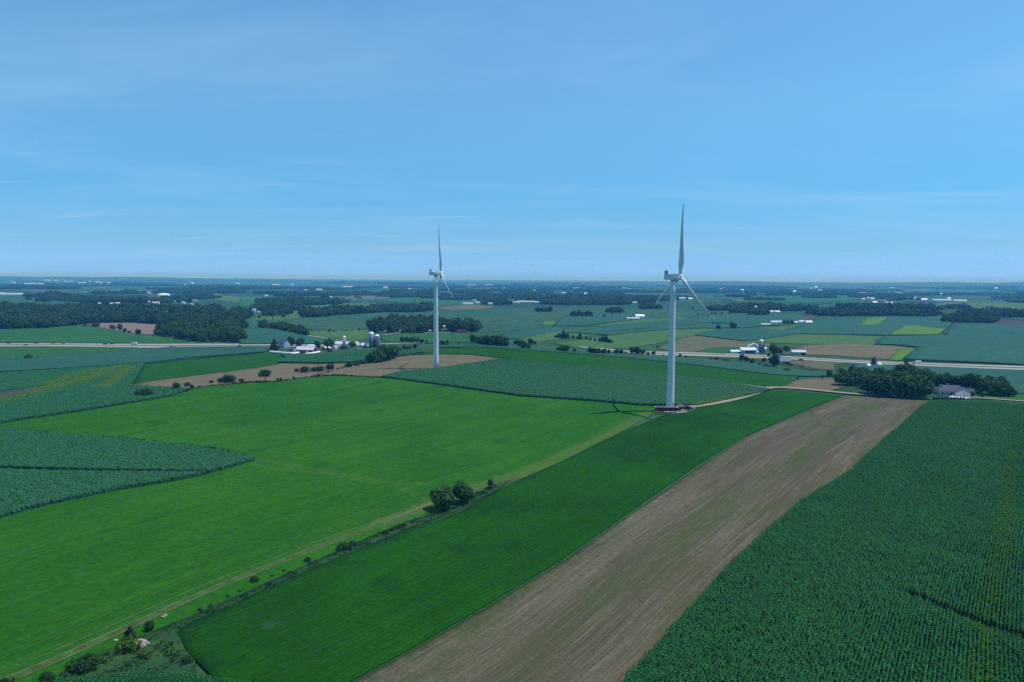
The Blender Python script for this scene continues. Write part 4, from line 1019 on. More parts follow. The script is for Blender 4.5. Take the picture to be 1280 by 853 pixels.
# ------------------------------------------------------------------ wind turbines
def rounded(hy, hz, r, n=5):
    out = []
    for cx, cz, a0 in ((hy - r, hz - r, 0), (-hy + r, hz - r, 90), (-hy + r, -hz + r, 180), (hy - r, -hz + r, 270)):
        for k in range(n):
            a = R(a0 + 90 * k / (n - 1)); out.append((cx + r * math.cos(a), cz + r * math.sin(a)))
    return out
def blade_mesh(L=41.0):
    b = MB(); rings = []
    for k in range(25):
        t = k / 24; z = 1.0 + t * (L - 1.0)
        c = 1.9 + (4.0 - 1.9) * sstep(.02, .20, t) if t < .2 else 4.0 * (1 - .80 * ((t - .2) / .8) ** .9) * (1 if t < .97 else .55)
        th = c * (1.0 if t < .03 else (1 - .72 * sstep(.03, .22, t)) if t < .22 else .28 - .14 * t)
        tw = R(16 * (1 - t) ** 1.7 + 1.5); off = 1.9 * t ** 2
        ring = []
        for j in range(14):
            a = 2 * math.pi * j / 14; x = math.cos(a) * c / 2 - c * .18 * sstep(.05, .22, t); y = math.sin(a) * th / 2 * (.55 + .45 * math.cos(a / 2) ** 2 + .0)
            ring.append((x * math.cos(tw) - y * math.sin(tw), x * math.sin(tw) + y * math.cos(tw) - off, z))
        rings.append(ring)
    b.rings(rings); return b.mesh('blade', 'turbine_white', True)
BLADE = blade_mesh()
def turbine(px, py, htow, yaw, az, label):
    """x of the nacelle points where the rotor faces"""
    root = empty('wind_turbine', at(px, py) - Vector((0, 0, .1)), 0, label, 'wind turbine', 'wind turbines')
    b = MB(); prof = []
    for k in range(13):
        t = k / 12; prof.append((2.25 - .85 * t ** 1.1, .3 + (htow - .3) * t))
    b.lathe(prof, 40); tw = b.build('tower', 'turbine_white', root, True)
    for t in (.0, .30, .64):
        r = 2.25 - .85 * t ** 1.1
        MB().lathe([(r + .05, .3 + (htow - .3) * t), (r + .05, .3 + (htow - .3) * t + .22)], 40).build('flange', 'turbine_white', tw, False)
    MB().lathe([(3.6, -.6), (3.6, .32)], 32).build('foundation', 'concrete', root)
    d = MB().box((0, -2.22, 2.4), (1.0, .16, 2.2)).build('door', 'turbine_grey', root); MB().box((.35, -2.32, 2.4), (.08, .06, .3)).build('handle', 'dark_plastic', d)
    MB().box((0, -2.9, .75), (1.4, 1.3, 1.1)).build('stairs', 'steel', root)
    nac = bpy.data.objects.new('nacelle', None)
    b = MB(); secs = [(-5.4, .55, .72), (-5.1, .86, .93), (-1.0, 1.0, 1.0), (2.6, 1.0, 1.0), (3.0, .86, .88)]
    b.rings([[(x, y * sy, htow + 1.75 + z * sz) for y, z in rounded(1.75, 1.62, .5)] for x, sy, sz in secs])
    o = b.build('nacelle', 'turbine_white', root, True); o.rotation_euler = (0, 0, yaw)
    c = MB().box((-4.6, 0, htow + 4.15), (.5, 3.0, 1.9)).build('cooler', 'turbine_grey', o)
    MB().box((-3.9, 0, htow + 3.95), (1.0, .35, 1.5)).build('cooler_brace', 'turbine_white', o)
    m = MB(); m.tube((-3.2, .9, htow + 3.3), (-3.2, .9, htow + 4.9), .05, .05, 6); m.box((-3.2, .9, htow + 4.9), (.5, .08, .08)); m.build('wind_vane', 'dark_plastic', o)
    MB().lathe([(.25, htow + 5.1), (.25, htow + 5.6)], 10, org=(-4.6, 0, 0)).build('warning_lamp', 'dark_plastic', o)
    MB().lathe([(1.55, htow - .35), (1.6, htow + .2)], 30).build('yaw_ring', 'turbine_grey', root)
    tilt = R(5)
    hc = Vector((3.9, 0, htow + 1.9))
    hub = MB().lathe([(1.35, -.9), (1.75, -.3), (1.8, .5), (1.5, 1.35), (.9, 1.95), (.05, 2.2)], 26, axis='x').build('hub', 'turbine_white', root, True)
    Mh = Matrix.Rotation(yaw, 4, 'Z') @ Matrix.Translation(hc) @ Matrix.Rotation(-tilt, 4, 'Y')
    hub.matrix_local = Mh
    for k in range(3):
        bl = link(bpy.data.objects.new('blade', BLADE), root)
        # blade +z along span, chord along x, prebend towards -y; rotor axis is +x
        bl.matrix_local = Mh @ Matrix.Translation((.45, 0, 0)) @ Matrix.Rotation(-(az + k * 2 * math.pi / 3), 4, 'X') @ Matrix.Rotation(R(90 + 4), 4, 'Z')
    return root
YAW = R(15)
turbine(837.5, 514.5, 75.0, YAW, R(-6.0), 'nearer and larger white wind turbine at the field corner with dark trailers at its foot')
turbine(545, 461.5, 76.5, YAW, R(1.0), 'farther and smaller white wind turbine on the tan stubble left of the other')

# ------------------------------------------------------------------ tracks near the turbine and the house
ribbon('gravel_track', [(860,511),(885,507.3),(910,502.6),(935,496),(950,490.5),(960,486.2),(972,485.6),(1000,487.2),(1052,492.5),(1085,495.2),(1130,498.2),(1165,499.6)], 6.0, .95, 'gravel', resample=3)
ribbon('gravel_track', [(908,479.3),(925,481),(945,484),(962,486.5)], 3.0, .60, 'gravel', resample=3)
ribbon('gravel_track', [(1206,497.2),(1225,498.2),(1255,500.6),(1290,503.5),(1360,509)], 4.5, .62, 'gravel', resample=3)
sheet('gravel_pad', W([(817,514.5),(822,517.6),(845,518.2),(860,516),(870,511),(868,507.6),(860,506.6),(845,508.5),(826,510.5)], 0, 3), .60, 'gravel', spacing=2)
sheet('driveway', W([(1184,498.2),(1189,495.5),(1200,494.6),(1210,495.6),(1214,498.2),(1207,499.2)], 0, 3), .60, 'concrete', spacing=2)
ribbon('farm_track', [(470,413.5),(500,410.8),(490,412.5),(480,415.5)], 4, .9, 'gravel')
ribbon('gravel_track', [(384,420.5),(400,422.5),(418,425.5),(430,427)], 6, .9, 'gravel')
ribbon('farm_track', [(480,419.5),(495,417),(510,415.8),(545,417.5),(575,416)], 5, .9, 'gravel')

# ------------------------------------------------------------------ buildings
def gable(name, label, cat, group, px, py, wpx, dpx, hpx, rpx, rz=0.0, wall='siding_white', roof='metal_roof', doors=(), windows=(), base=None, over=.35, m=None):
    """a gabled building: ridge along local x; sizes in photo pixels at its distance (m: metres per pixel)"""
    p = Vector(base) if base is not None else at(px, py)
    m = m or mpp(p); L, D, Hh, Rr = wpx * m, dpx * m, hpx * m, rpx * m
    root = empty(name, p - Vector((0, 0, .3)), rz, label, cat, group)
    Hh += .3
    MB().prism([(-D / 2, 0), (D / 2, 0), (D / 2, Hh), (0, Hh + Rr), (-D / 2, Hh)], -L / 2, L / 2).build('wall', wall, root)
    t = .18; o = over; sl = Rr / (D / 2); b = MB()
    for sg in (-1, 1):
        b.prism([(sg * (D / 2 + o), Hh - sl * o + .03), (0, Hh + Rr + .03), (0, Hh + Rr + .03 + t), (sg * (D / 2 + o), Hh - sl * o + .03 + t)], -L / 2 - o, L / 2 + o)
    b.build('roof', roof, root)
    def put(nm, side, u, z, w, h, mat, dep=.12):
        # side: f front (-y), b back, l left (-x), r right
        if side in 'fb': c = (u * L / 2, (-1 if side == 'f' else 1) * (D / 2 + dep / 2 - .03), z + h / 2); d = (w, dep, h)
        else: c = ((-1 if side == 'l' else 1) * (L / 2 + dep / 2 - .03), u * D / 2, z + h / 2); d = (dep, w, h)
        return MB().box(c, d).build(nm, mat, root), c, d
    for side, u, w, h, mat in doors: put('door', side, u, .3, w, h, mat)
    for side, u, z, w, h in windows:
        f, c, d = put('window', side, u, z + .3, w, h, 'siding_white', .10)
        k = (.14, -.02) if side in 'fb' else (-.02, .14)
        if side in 'fb': MB().box((c[0], c[1] + (-.05 if side == 'f' else .05), c[2]), (d[0] - .25, .06, d[2] - .25)).build('pane', 'glass_dark', f)
        else: MB().box((c[0] + (-.05 if side == 'l' else .05), c[1], c[2]), (.06, d[1] - .25, d[2] - .25)).build('pane', 'glass_dark', f)
    return root
def silo(px, py, dpx, hpx, label, mat='silo_blue', group=None):
    p = at(px, py); m = mpp(p); r = dpx * m / 2; h = hpx * m
    root = empty('silo', p - Vector((0, 0, .3)), random.uniform(0, 6), label, 'silo', group)
    MB().lathe([(r, 0), (r, h - r * .75)], 28).build('wall', mat, root, True)
    MB().lathe([(r * 1.03, h - r * .78), (r * 1.03, h - r * .70), (r * .92, h - r * .40), (r * .66, h - r * .12), (r * .3, h + .02), (.05, h + .1)], 28).build('dome', 'silo_cap', root, True)
    for k in range(1, 9):
        MB().lathe([(r + .05, h * k / 10), (r + .05, h * k / 10 + .12)], 28).build('hoop', 'steel', root)
    MB().box((r + .45, 0, h * .46), (.9, 1.0, h * .9)).build('chute', mat, root)
    l_ = MB()
    for s_ in (-.25, .25): l_.tube((-r - .2, s_, 0), (-r - .2, s_, h * .92), .03, .03, 5)
    for k in range(int(h / .5)): l_.tube((-r - .2, -.25, .4 + k * .48), (-r - .2, .25, .4 + k * .48), .02, .02, 4)
    l_.build('ladder', 'steel', root)
    return root
def bag(pts, rad, label):
    p = [at(*q) for q in pts]; c = sum((Vector(q) for q in p), Vector()) / len(p)
    path = smooth_line([tuple(q - c) for q in p], 2); rings = []
    n = len(path)
    for k, q in enumerate(path):
        t = Vector(path[min(k + 1, n - 1)]) - Vector(path[max(k - 1, 0)]); t.z = 0; t.normalize(); s_ = Vector((-t.y, t.x, 0))
        rr = rad * (1 if 0 < k < n - 1 else .45) * (1 + .06 * math.sin(k * 2.3))
        z = float(HT(q[0] + c.x, q[1] + c.y)) - c.z
        rings.append([Vector((q[0], q[1], z)) + s_ * math.cos(2 * math.pi * j / 12) * rr * 1.15 + Vector((0, 0, rr * .78 + math.sin(2 * math.pi * j / 12) * rr * .9)) for j in range(12)])
    o = MB().rings(rings).build('silage_bag', 'bag_white', None, True); o.location = c
    return tag(o, label, 'silage bag', 'white silage bags before the red barn')

# the farm left of the far turbine
gable('farmhouse', 'two storey grey white farmhouse between the pointed evergreen and the big dark tree', 'house', None, 355, 434.5, 11, 8.5, 6.0, 3.6, R(-35), 'siding_blue', 'shingle_grey',
      doors=[('f', -.5, 1.2, 2.2, 'dark_plastic')], windows=[('f', x, z, 1.1, 1.5) for x in (-.1, .35, .75) for z in (1.0, 3.8)] + [('l', y, z, 1.1, 1.5) for y in (-.5, .45) for z in (1.0, 3.8)])
gable('porch_wing', 'low grey shed joined behind the left end of the red barn', 'shed', None, 365, 440, 10, 7, 3.2, 2.0, R(-25), 'silo_concrete', 'shingle_grey', doors=[('f', .2, 2.6, 2.4, 'wood_dark')])
gable('red_barn', 'long red barn with a bright white metal roof', 'barn', None, 383, 441.5, 22, 10.5, 4.4, 3.4, R(-9), 'barn_red', 'metal_roof',
      doors=[('l', 0, 3.6, 3.2, 'wood_dark'), ('f', .35, 3.0, 2.8, 'siding_white'), ('f', -.45, 2.2, 2.6, 'wood_dark')], windows=[('f', x, 1.1, 1.0, 1.0) for x in (-.8, -.2, .05, .68, .88)])
gable('dairy_shed', 'grey roofed low shed behind the right end of the red barn', 'shed', None, 391, 435, 10, 6, 2.5, 1.5, R(-9), 'siding_white', 'metal_wall')
gable('small_shed', 'left of two tiny white roofed sheds between the dark farm trees', 'shed', 'tiny white sheds', 406, 437.5, 4.0, 4, 2.2, 1.6, R(70), 'barn_red', 'metal_roof')
gable('small_shed', 'right of two tiny white roofed sheds between the dark farm trees', 'shed', 'tiny white sheds', 411, 437.5, 4.0, 4, 2.2, 1.6, R(70), 'barn_red', 'metal_roof')
gable('small_shed', 'small white shed just right of the tiny twin sheds', 'shed', None, 419.5, 437.5, 3.6, 4, 2.8, 1.2, R(60), 'siding_white', 'metal_roof')
gable('long_barn', 'wide low barn with a long white metal roof behind the short silo', 'barn', None, 434, 432, 28, 14, 2.4, 2.4, R(-6), 'siding_white', 'metal_roof', doors=[('f', .3, 3.5, 2.2, 'wood_dark'), ('f', -.4, 3.5, 2.2, 'wood_dark')])
gable('milk_house', 'narrow white building standing at the left of the short silo', 'shed', None, 426, 437, 6, 4, 4.0, 1.6, R(40), 'siding_white', 'metal_roof', windows=[('f', 0, 1, 1, 1)])
gable('tool_shed', 'pale blue shed left of the tall twin silos', 'shed', None, 455, 435, 7, 7, 3.6, 2.2, R(20), 'siding_blue', 'metal_wall', doors=[('f', .2, 2.4, 2.4, 'dark_plastic')])
gable('feed_shed', 'little white shed at the foot of the tall twin silos', 'shed', None, 460, 434.5, 3, 3, 1.8, .8, R(20), 'siding_white', 'metal_roof')
silo(430.5, 437, 4.0, 17, 'short concrete silo with a white dome beside the long white roof', 'silo_concrete')
silo(464.3, 434.5, 6.6, 19.5, 'taller left one of the twin blue silos with white domes', 'silo_blue', 'twin blue silos')
silo(471.3, 434.0, 6.2, 16, 'shorter right one of the twin blue silos with white domes', 'silo_blue', 'twin blue silos')
bag([(337.5,441),(347,442),(357,442.8),(367,443.3)], 1.25, 'longest white silage bag curving before the farmhouse')
bag([(364,444.2),(370,443.2),(375,441.8)], 1.3, 'short white silage bag at the left corner of the red barn')
bag([(381,444.2),(390,443.2),(400,441.2)], 1.2, 'white silage bag lying below the right end of the red barn')

# the farm right of the near turbine, beyond the highway
gable('machine_shed', 'low pale shed at the left end of the right farm', 'shed', None, 918, 441.5, 13, 8, 2.0, 1.6, R(18), 'metal_wall', 'metal_wall', doors=[('f', .6, 3, 1.7, 'dark_plastic')])
gable('dairy_barn', 'long pale blue barn with open dark bays in front of the white barn', 'barn', None, 934, 441.5, 19, 11, 4.0, 2.6, R(8), 'siding_blue', 'metal_wall', doors=[('f', -.35, 3, 2.6, 'dark_plastic'), ('f', .05, 3, 2.6, 'dark_plastic'), ('f', .45, 3, 2.6, 'dark_plastic')], windows=[('f', .8, 1.2, 1.2, 1)])
gable('hay_barn', 'tall white gabled barn left of the grey silo', 'barn', None, 942, 438.5, 14, 13, 5.0, 3.8, R(75), 'siding_white', 'metal_roof', doors=[('l', 0, 4, 3.6, 'metal_wall')])
silo(951.2, 441.5, 5.4, 16.5, 'single grey blue silo without bright dome in the right farm', 'silo_blue')
gable('small_shed', 'tiny white shed right at the foot of the grey blue silo', 'shed', None, 945, 442, 4.5, 3, 1.6, 1.0, R(8), 'siding_white', 'metal_roof')
gable('calf_shed', 'small white shed right behind the grey blue silo', 'shed', None, 955.5, 438, 4, 4, 2.2, 1.2, R(8), 'siding_white', 'metal_roof')
gable('pole_shed', 'teal walled long shed with a bright white roof at the right end of the farm', 'shed', None, 997.5, 443.8, 16, 9, 3.6, 2.0, R(-5), 'siding_blue', 'metal_roof', doors=[('f', .55, 4, 2.9, 'dark_plastic'), ('r', 0, 3.5, 2.9, 'dark_plastic')])
gable('farmhouse', 'grey blue roadside house half hidden by the big round tree', 'house', None, 978, 455, 17, 9, 3.6, 3.2, R(-12), 'siding_blue', 'shingle_blue', doors=[('f', .1, 1.2, 2.1, 'dark_plastic'), ('f', .6, 2.6, 2.2, 'dark_plastic')], windows=[('f', -.5, 1, 1.3, 1.2), ('f', .3, 1, 1.3, 1.2), ('r', 0, 1, 1.3, 1.2)])
gable('gable_house', 'grey roofed upper house behind the big round roadside tree', 'house', None, 971.5, 450, 8, 7, 4.2, 3.0, R(70), 'siding_blue', 'shingle_grey', windows=[('l', 0, 1, 1.3, 1.2), ('l', 0, 3.2, 1.1, 1.0)])
gable('roadside_shed', 'small white building on the highway behind the pointed tree above the grove', 'shed', None, 1098, 458, 5, 5, 2.4, 1.6, R(20), 'siding_white', 'metal_roof')
gable('roadside_shed', 'small pale shed left of the pointed tree above the grove', 'shed', None, 1085, 459, 4, 4, 2.0, 1.4, R(20), 'siding_white', 'metal_wall')

# the grey roofed house in front of the grove
def hip_house():
    p = at(1189.5, 493.3); m = mpp(p); root = empty('bungalow', p - Vector((0, 0, .25)), R(-14), 'single storey house with a grey hipped roof, white garage and pale drive before the grove', 'house')
    L, D, h, rr = 19.0, 11.5, 3.3, 3.4
    MB().box((0, 0, h / 2), (L, D, h)).build('wall', 'siding_pale', root)
    o = .6; e = h + .02; b = MB()
    A = [(-L / 2 - o, -D / 2 - o, e), (L / 2 + o, -D / 2 - o, e), (L / 2 + o, D / 2 + o, e), (-L / 2 - o, D / 2 + o, e)]; r1, r2 = (-L / 2 + 4.2, 0, e + rr), (L / 2 - 5.5, 0, e + rr)
    b.face([A[0], A[1], r2, r1]); b.face([A[1], A[2], r2]); b.face([A[2], A[3], r1, r2]); b.face([A[3], A[0], r1]); b.face([A[3], A[2], A[1], A[0]])
    rf = b.build('roof', 'shingle_grey', root)
    MB().box((-2.0, 2.4, e + rr - .2), (1.0, .8, 1.7)).build('chimney', 'silo_concrete', rf)
    # garage wing towards the drive, gable to the front
    gw = MB().prism([(-4.4, 0), (4.4, 0), (4.4, 3.2), (0, 5.7), (-4.4, 3.2)], 0, 7.0).build('garage', 'siding_white', root)
    gw.rotation_euler = (0, 0, R(-90)); gw.location = (3.4, -D / 2 + 1.5, 0)
    b = MB()
    for sg in (-1, 1): b.prism([(sg * 4.95, 2.95), (0, 5.78), (0, 5.98), (sg * 4.95, 3.15)], -3.0, 7.45)
    gr = b.build('garage_roof', 'shingle_grey', root); gr.rotation_euler = gw.rotation_euler; gr.location = gw.location
    for u in (-2.05, 2.05):
        d = MB().box((3.4 + u, -D / 2 - 5.55, 1.35), (3.4, .16, 2.4)).build('garage_door', 'bag_white', root)
        for z in (.85, 1.45, 2.05): MB().box((3.4 + u, -D / 2 - 5.64, z), (3.3, .03, .05)).build('panel_joint', 'metal_wall', d)
    for x in (-7.5, -4.8): 
        w = MB().box((x, -D / 2 - .05, 1.75), (1.5, .14, 1.4)).build('window', 'siding_white', root); MB().box((x, -D / 2 - .14, 1.75), (1.25, .06, 1.15)).build('pane', 'glass_dark', w)
    w = MB().box((L / 2 + .05, -1.5, 1.75), (.14, 1.8, 1.4)).build('window', 'siding_white', root); MB().box((L / 2 + .14, -1.5, 1.75), (.06, 1.5, 1.1)).build('pane', 'glass_dark', w)
    MB().box((-2.2, -D / 2 - .06, 1.2), (1.1, .14, 2.1)).build('door', 'dark_plastic', root)
    bw = MB().prism([(-2.5, 0), (2.5, 0), (2.5, 3.0), (0, 4.9), (-2.5, 3.0)], 0, 4.0).build('side_wing', 'siding_blue', root); bw.location = (L / 2 - 1.0, -2.4, 0); bw.rotation_euler = (0, 0, R(-8))
    b = MB()
    for sg in (-1, 1): b.prism([(sg * 2.95, 2.74), (0, 4.98), (0, 5.16), (sg * 2.95, 2.92)], -2.5, 4.4)
    br = b.build('side_wing_roof', 'shingle_grey', root); br.location = bw.location; br.rotation_euler = bw.rotation_euler
hip_house()

# far white buildings, each a thing; the eye reads wall and roof only
def far_building(px, py, w, h, label, group, d=None, rz=None, wall='siding_white', roof='metal_roof', nm='farm_building'):
    q_ = at(px, py); HOUSES.append((q_.x, q_.y, w * mpp(q_)))
    return gable(nm, label, 'building', group, px, py, w, d or max(2.2, w * .4), h * .62, h * .42, R(random.uniform(-14, 14)) if rz is None else rz, wall, roof, over=.2)
for x, y, w, h, lb in [
    (19, 369.6, 36, 2.3, 'longest white shed roof at the far left edge under the horizon'), (3, 369.6, 5, 3, 'white end building at the far left edge beside the longest shed'),
    (189, 398.5, 4, 3, 'white cottage left of the round white tank in the big left wood'), (194, 397.5, 5, 2.2, 'pale low cottage in the big left wood'), (183, 398, 5, 2, 'grey cottage farthest left in the big left wood'),
    (210, 393.5, 4, 4, 'tall white house front in the big left wood'), (215, 397, 3, 2, 'tiny white cottage right of the tall white house front'), (268, 396.5, 12, 2.6, 'pale flat roofed shed above the dark wood by the highway'), (286, 391.5, 5, 2.6, 'white house at the right end of the big left wood'),
    (195, 380, 7, 2.2, 'white shed at the foot of the tall mast'), (187, 379, 3, 2.2, 'small white hut left at the foot of the tall mast'), (186, 367.5, 3, 1.6, 'white speck of a shed above left of the tall mast'),
    (219, 378, 4, 2, 'white shed on the slope right of the tall mast'), (229, 380, 4, 2.4, 'cream house on the tan slope right of the mast'), (240, 382, 3, 2, 'white house farther right of the tan slope'),
    (124, 381, 4, 2, 'white building left on the lane before the mast'), (137, 381, 9, 2, 'row like white building on the lane before the mast'), (147, 380.5, 5, 2, 'grey white building right on the lane before the mast'),
    (318, 391, 4, 4.5, 'tall pale house on the field right of the big left wood'), (324, 391.5, 4, 2, 'low white house by the tall pale house'), (345, 391.5, 2.5, 3, 'single white house under the near wooded hill'), (333, 371, 4, 2, 'white house on the dark slope left of centre'),
    (382, 363.8, 4, 1.6, 'white shed far off on the green rise left of centre'), (399, 363.5, 7, 2, 'bright white shed far off on the green rise left of centre'), (436, 360, 13, 1.8, 'long white roof on the wooded rise left of the far turbine'), (443, 367.8, 5, 3, 'bright white barn with a reddish neighbour on the tan field'), (438, 368, 4, 1.8, 'reddish barn beside the bright white barn'),
    (414, 374, 4, 2.8, 'white cottage among trees on the pale field'), (482, 360.8, 6, 2.2, 'white barn on the rise just left of the far turbine'), (345, 357, 9, 1.6, 'long white factory near the horizon left of centre'), (365, 356.8, 4, 1.6, 'white factory near the horizon left of centre'),
    (585, 381, 13, 2.4, 'long white shed right of the far turbine hub height wood'), (598, 380, 7, 2.6, 'white barn between the dark trees right of the long shed'), (593, 376.5, 4, 1.6, 'small white house above the barn right of the far turbine'), (613, 381, 6, 2.4, 'white barn right of the dark trees'), (638, 378, 5, 3.2, 'white barn left of the cluster right of centre'),
    (645, 379.5, 8, 2.6, 'left white barn of the bright cluster right of centre'), (652, 379, 9, 2.8, 'second white barn of the bright cluster right of centre'), (663, 379, 12, 2.6, 'long white barn of the bright cluster right of centre'), (672, 379, 6, 2, 'right white barn of the bright cluster right of centre'),
    (555, 410, 5, 3, 'white house with two gables under the wood behind the far turbine'), (559.5, 409, 3, 2.4, 'small white house right under the wood behind the far turbine'), (556, 414, 2.5, 1.5, 'white shed below the two gabled house'), (500, 414.6, 3, 2, 'tiny white shed at the lower edge of the middle wood'), (538, 415, 4, 2.2, 'tiny white shed at the wood edge left of the far tower'),
    (578, 416, 12, 3.0, 'low purple red roofed house in front of the wood right of the far tower'), (567, 417, 6, 1.6, 'white low shed beside the purple red roofed house'),
    (576, 364.5, 2.5, 2, 'single white speck of a house on the wood right of the far turbine'), (512, 362, 3, 1.6, 'pale hut left of the far turbine on the rise'), (630, 361.5, 2.5, 1.6, 'pale hut right of centre below the horizon'),
    (793, 379.5, 7, 2, 'pale grey barn beside the wood left of the near turbine'), (705, 367.5, 6, 1.8, 'white barn above the long dark wood in the centre'), (732, 369, 4, 2.6, 'white house above the long dark wood in the centre'),
    (786, 399.8, 5, 2.6, 'small white barn at left of the white farm left of the near tower'), (794, 400, 10, 3, 'middle white barn of the white farm left of the near tower'), (799.5, 398.5, 11, 5, 'tallest white barn of the white farm left of the near tower'),
    (853, 375, 8, 3, 'white barn seen just right of the near tower'), (863, 375, 6, 2.4, 'pale barn second right of the near tower'), (834, 372, 3, 2, 'white shed just left of the near tower'), (928, 364, 4, 2, 'white shed high on the plain right of the near turbine'), (945, 385, 3, 2, 'white speck of a house in the right middle wood'),
    (957, 407, 11, 2.2, 'long low white shed left of the three evergreens'), (968, 405.5, 8, 4, 'white round barn left of the three evergreens'), (974.5, 405, 5, 3.6, 'small white barn beside the three evergreens'), (996, 404.5, 5, 2.2, 'pale small shed right of the three evergreens'), (1001.5, 404.5, 6, 3.6, 'white barn second right of the three evergreens'), (1010.5, 405.5, 9, 4, 'biggest white barn right of the three evergreens'),
    (964.5, 391.5, 5, 3, 'left white barn of the pair before the right middle wood'), (971.5, 392, 6, 3.2, 'right white barn of the pair before the right middle wood'),
    (993, 366.5, 4, 3, 'bright white silo house far off on the right plain'), (1020, 361.5, 3, 3, 'white tower like building far off on the right plain'), (1025, 364, 5, 1.6, 'low white building right of the tower like one'), (1014, 361.8, 3, 1.6, 'low white building left of the tower like one'),
    (1155, 376.5, 6, 2.6, 'white shed left of the very long white sheds at right'), (1176, 377, 23, 2.4, 'first very long white shed on the right plain'), (1199, 377.5, 15, 2.2, 'second very long white shed on the right plain'), (1186, 374.5, 3, 2, 'white house behind the very long sheds'), (1176, 369, 3.5, 2, 'left white house on the rise behind the very long sheds'), (1185, 369, 6, 2, 'right white house on the rise behind the very long sheds'), (1136, 374.5, 2.5, 2, 'pale hut left on the lane before the long sheds'), (1143, 374.5, 3, 2, 'pale hut second on the lane before the long sheds'), (1245, 362, 3, 2, 'single pale house on the far right rise')]:
    red = 'reddish' in lb or 'purple red' in lb
    far_building(x, y, w, h, lb, None, wall='barn_red' if red else 'siding_white', roof='maroon' if red else 'metal_roof')
_fb = []
for x, y, w, h in [(1078, 383, 9, 2.6), (1089, 382, 4, 2.4), (1095, 384.5, 6, 2.4), (1099, 384.5, 4, 2.2), (1103, 382, 4, 2), (1111.5, 381.5, 8, 3), (1093.5, 380, 5, 2.6), (1090, 375, 5, 2.2), (1085, 374, 3, 2), (1079, 375, 4, 1.6), (1107, 381, 2, 3), (1084, 390.5, 3, 1.6), (1064, 390, 2.5, 1.6)]:
    _fb.append(far_building(x, y, w, h, 'white house in the hamlet on the wooded rise at right', 'white hamlet on the wooded rise'))
ordered(_fb, 'white house, %s, in the hamlet on the wooded rise at right')
_fb = []
for x, y, w, h in [(35, 355.5, 7, 1.6), (42, 355.5, 5, 2), (51, 356.5, 6, 2.6), (59, 350.8, 6, 1.4), (71, 351, 4, 1.2), (82, 352, 4, 1.3), (88, 352, 4, 1.3), (101, 354, 6, 1.3), (106, 354, 3, 1.5), (112, 352, 3, 1.2), (121, 353, 3, 1.4), (125, 353.5, 4, 1.5), (137, 354, 5, 1.2), (17, 353.5, 3, 1.2), (240, 354.2, 3, 1.8), (232, 355.5, 3, 1.2), (297, 354.5, 4, 1.4)]:
    _fb.append(far_building(x, y + .8, w, h, 'pale building of the town spread along the far left horizon', 'buildings of the far left town'))
ordered(_fb, 'pale building, %s, of the town along the far left horizon')
_fb = []
for x, y, w, h in [(590, 356, 12, .9), (612, 356, 12, .9), (664, 362, 3, 1.2), (668, 363, 3, 1.2), (720, 360, 8, .9), (780, 360, 5, 1.0), (787, 361, 3, 1), (901, 361, 4, 1.2), (905, 360, 4, 1.2), (920, 362, 3, 1), (1078, 366, 6, .9), (1122, 366, 8, 1), (1115, 360, 5, 1)]:
    _fb.append(far_building(x, y + .8, w, h, 'pale farm building sprinkled over the far plain under the horizon', 'pale specks of farms on the far plain'))
ordered(_fb, 'pale farm building, %s, of those sprinkled under the far horizon')
for a_, b_ in WOODS: grow_wood(a_, b_)
print('wood instances', NW[0])
# tank and mast in the left wood
p = at(204.5, 370.5); m_ = mpp(p)
b = MB(); b.lathe([(6.6 * m_, -1), (6.6 * m_, 1.6 * m_), (5.6 * m_, 2.5 * m_), (3.2 * m_, 3.2 * m_), (.5, 3.45 * m_)], 32); o = b.build('storage_dome', 'bag_white', None, True); o.location = p
tag(o, 'bright white low round dome on the green slope right of the mast', 'dome')
p = at(189.5, 378.8); m_ = mpp(p); hm = 21 * m_
root = empty('radio_mast', p, 0, 'tall thin grey mast standing alone in the left woods', 'mast')
b = MB(); wm = 1.3
for k in range(3):
    a = 2 * math.pi * k / 3; b.tube((wm * math.cos(a), wm * math.sin(a), -.5), (wm * .6 * math.cos(a), wm * .6 * math.sin(a), hm), .32, .24, 6)
b.build('leg', 'steel', root)
b = MB(); nn = 26
for q in range(nn):
    for k in range(3):
        a, a2 = 2 * math.pi * k / 3, 2 * math.pi * (k + 1) / 3; z0, z1 = hm * q / nn, hm * (q + 1) / nn; s0, s1 = wm * (1 - .4 * q / nn), wm * (1 - .4 * (q + 1) / nn)
        b.tube((s0 * math.cos(a), s0 * math.sin(a), z0), (s1 * math.cos(a2), s1 * math.sin(a2), z1), .14, .14, 4)
br = b.build('bracing', 'steel', root); br['kind'] = 'stuff'
MB().box((0, 0, hm * .8), (2.2, 2.2, 1.6)).build('antenna', 'metal_wall', root)

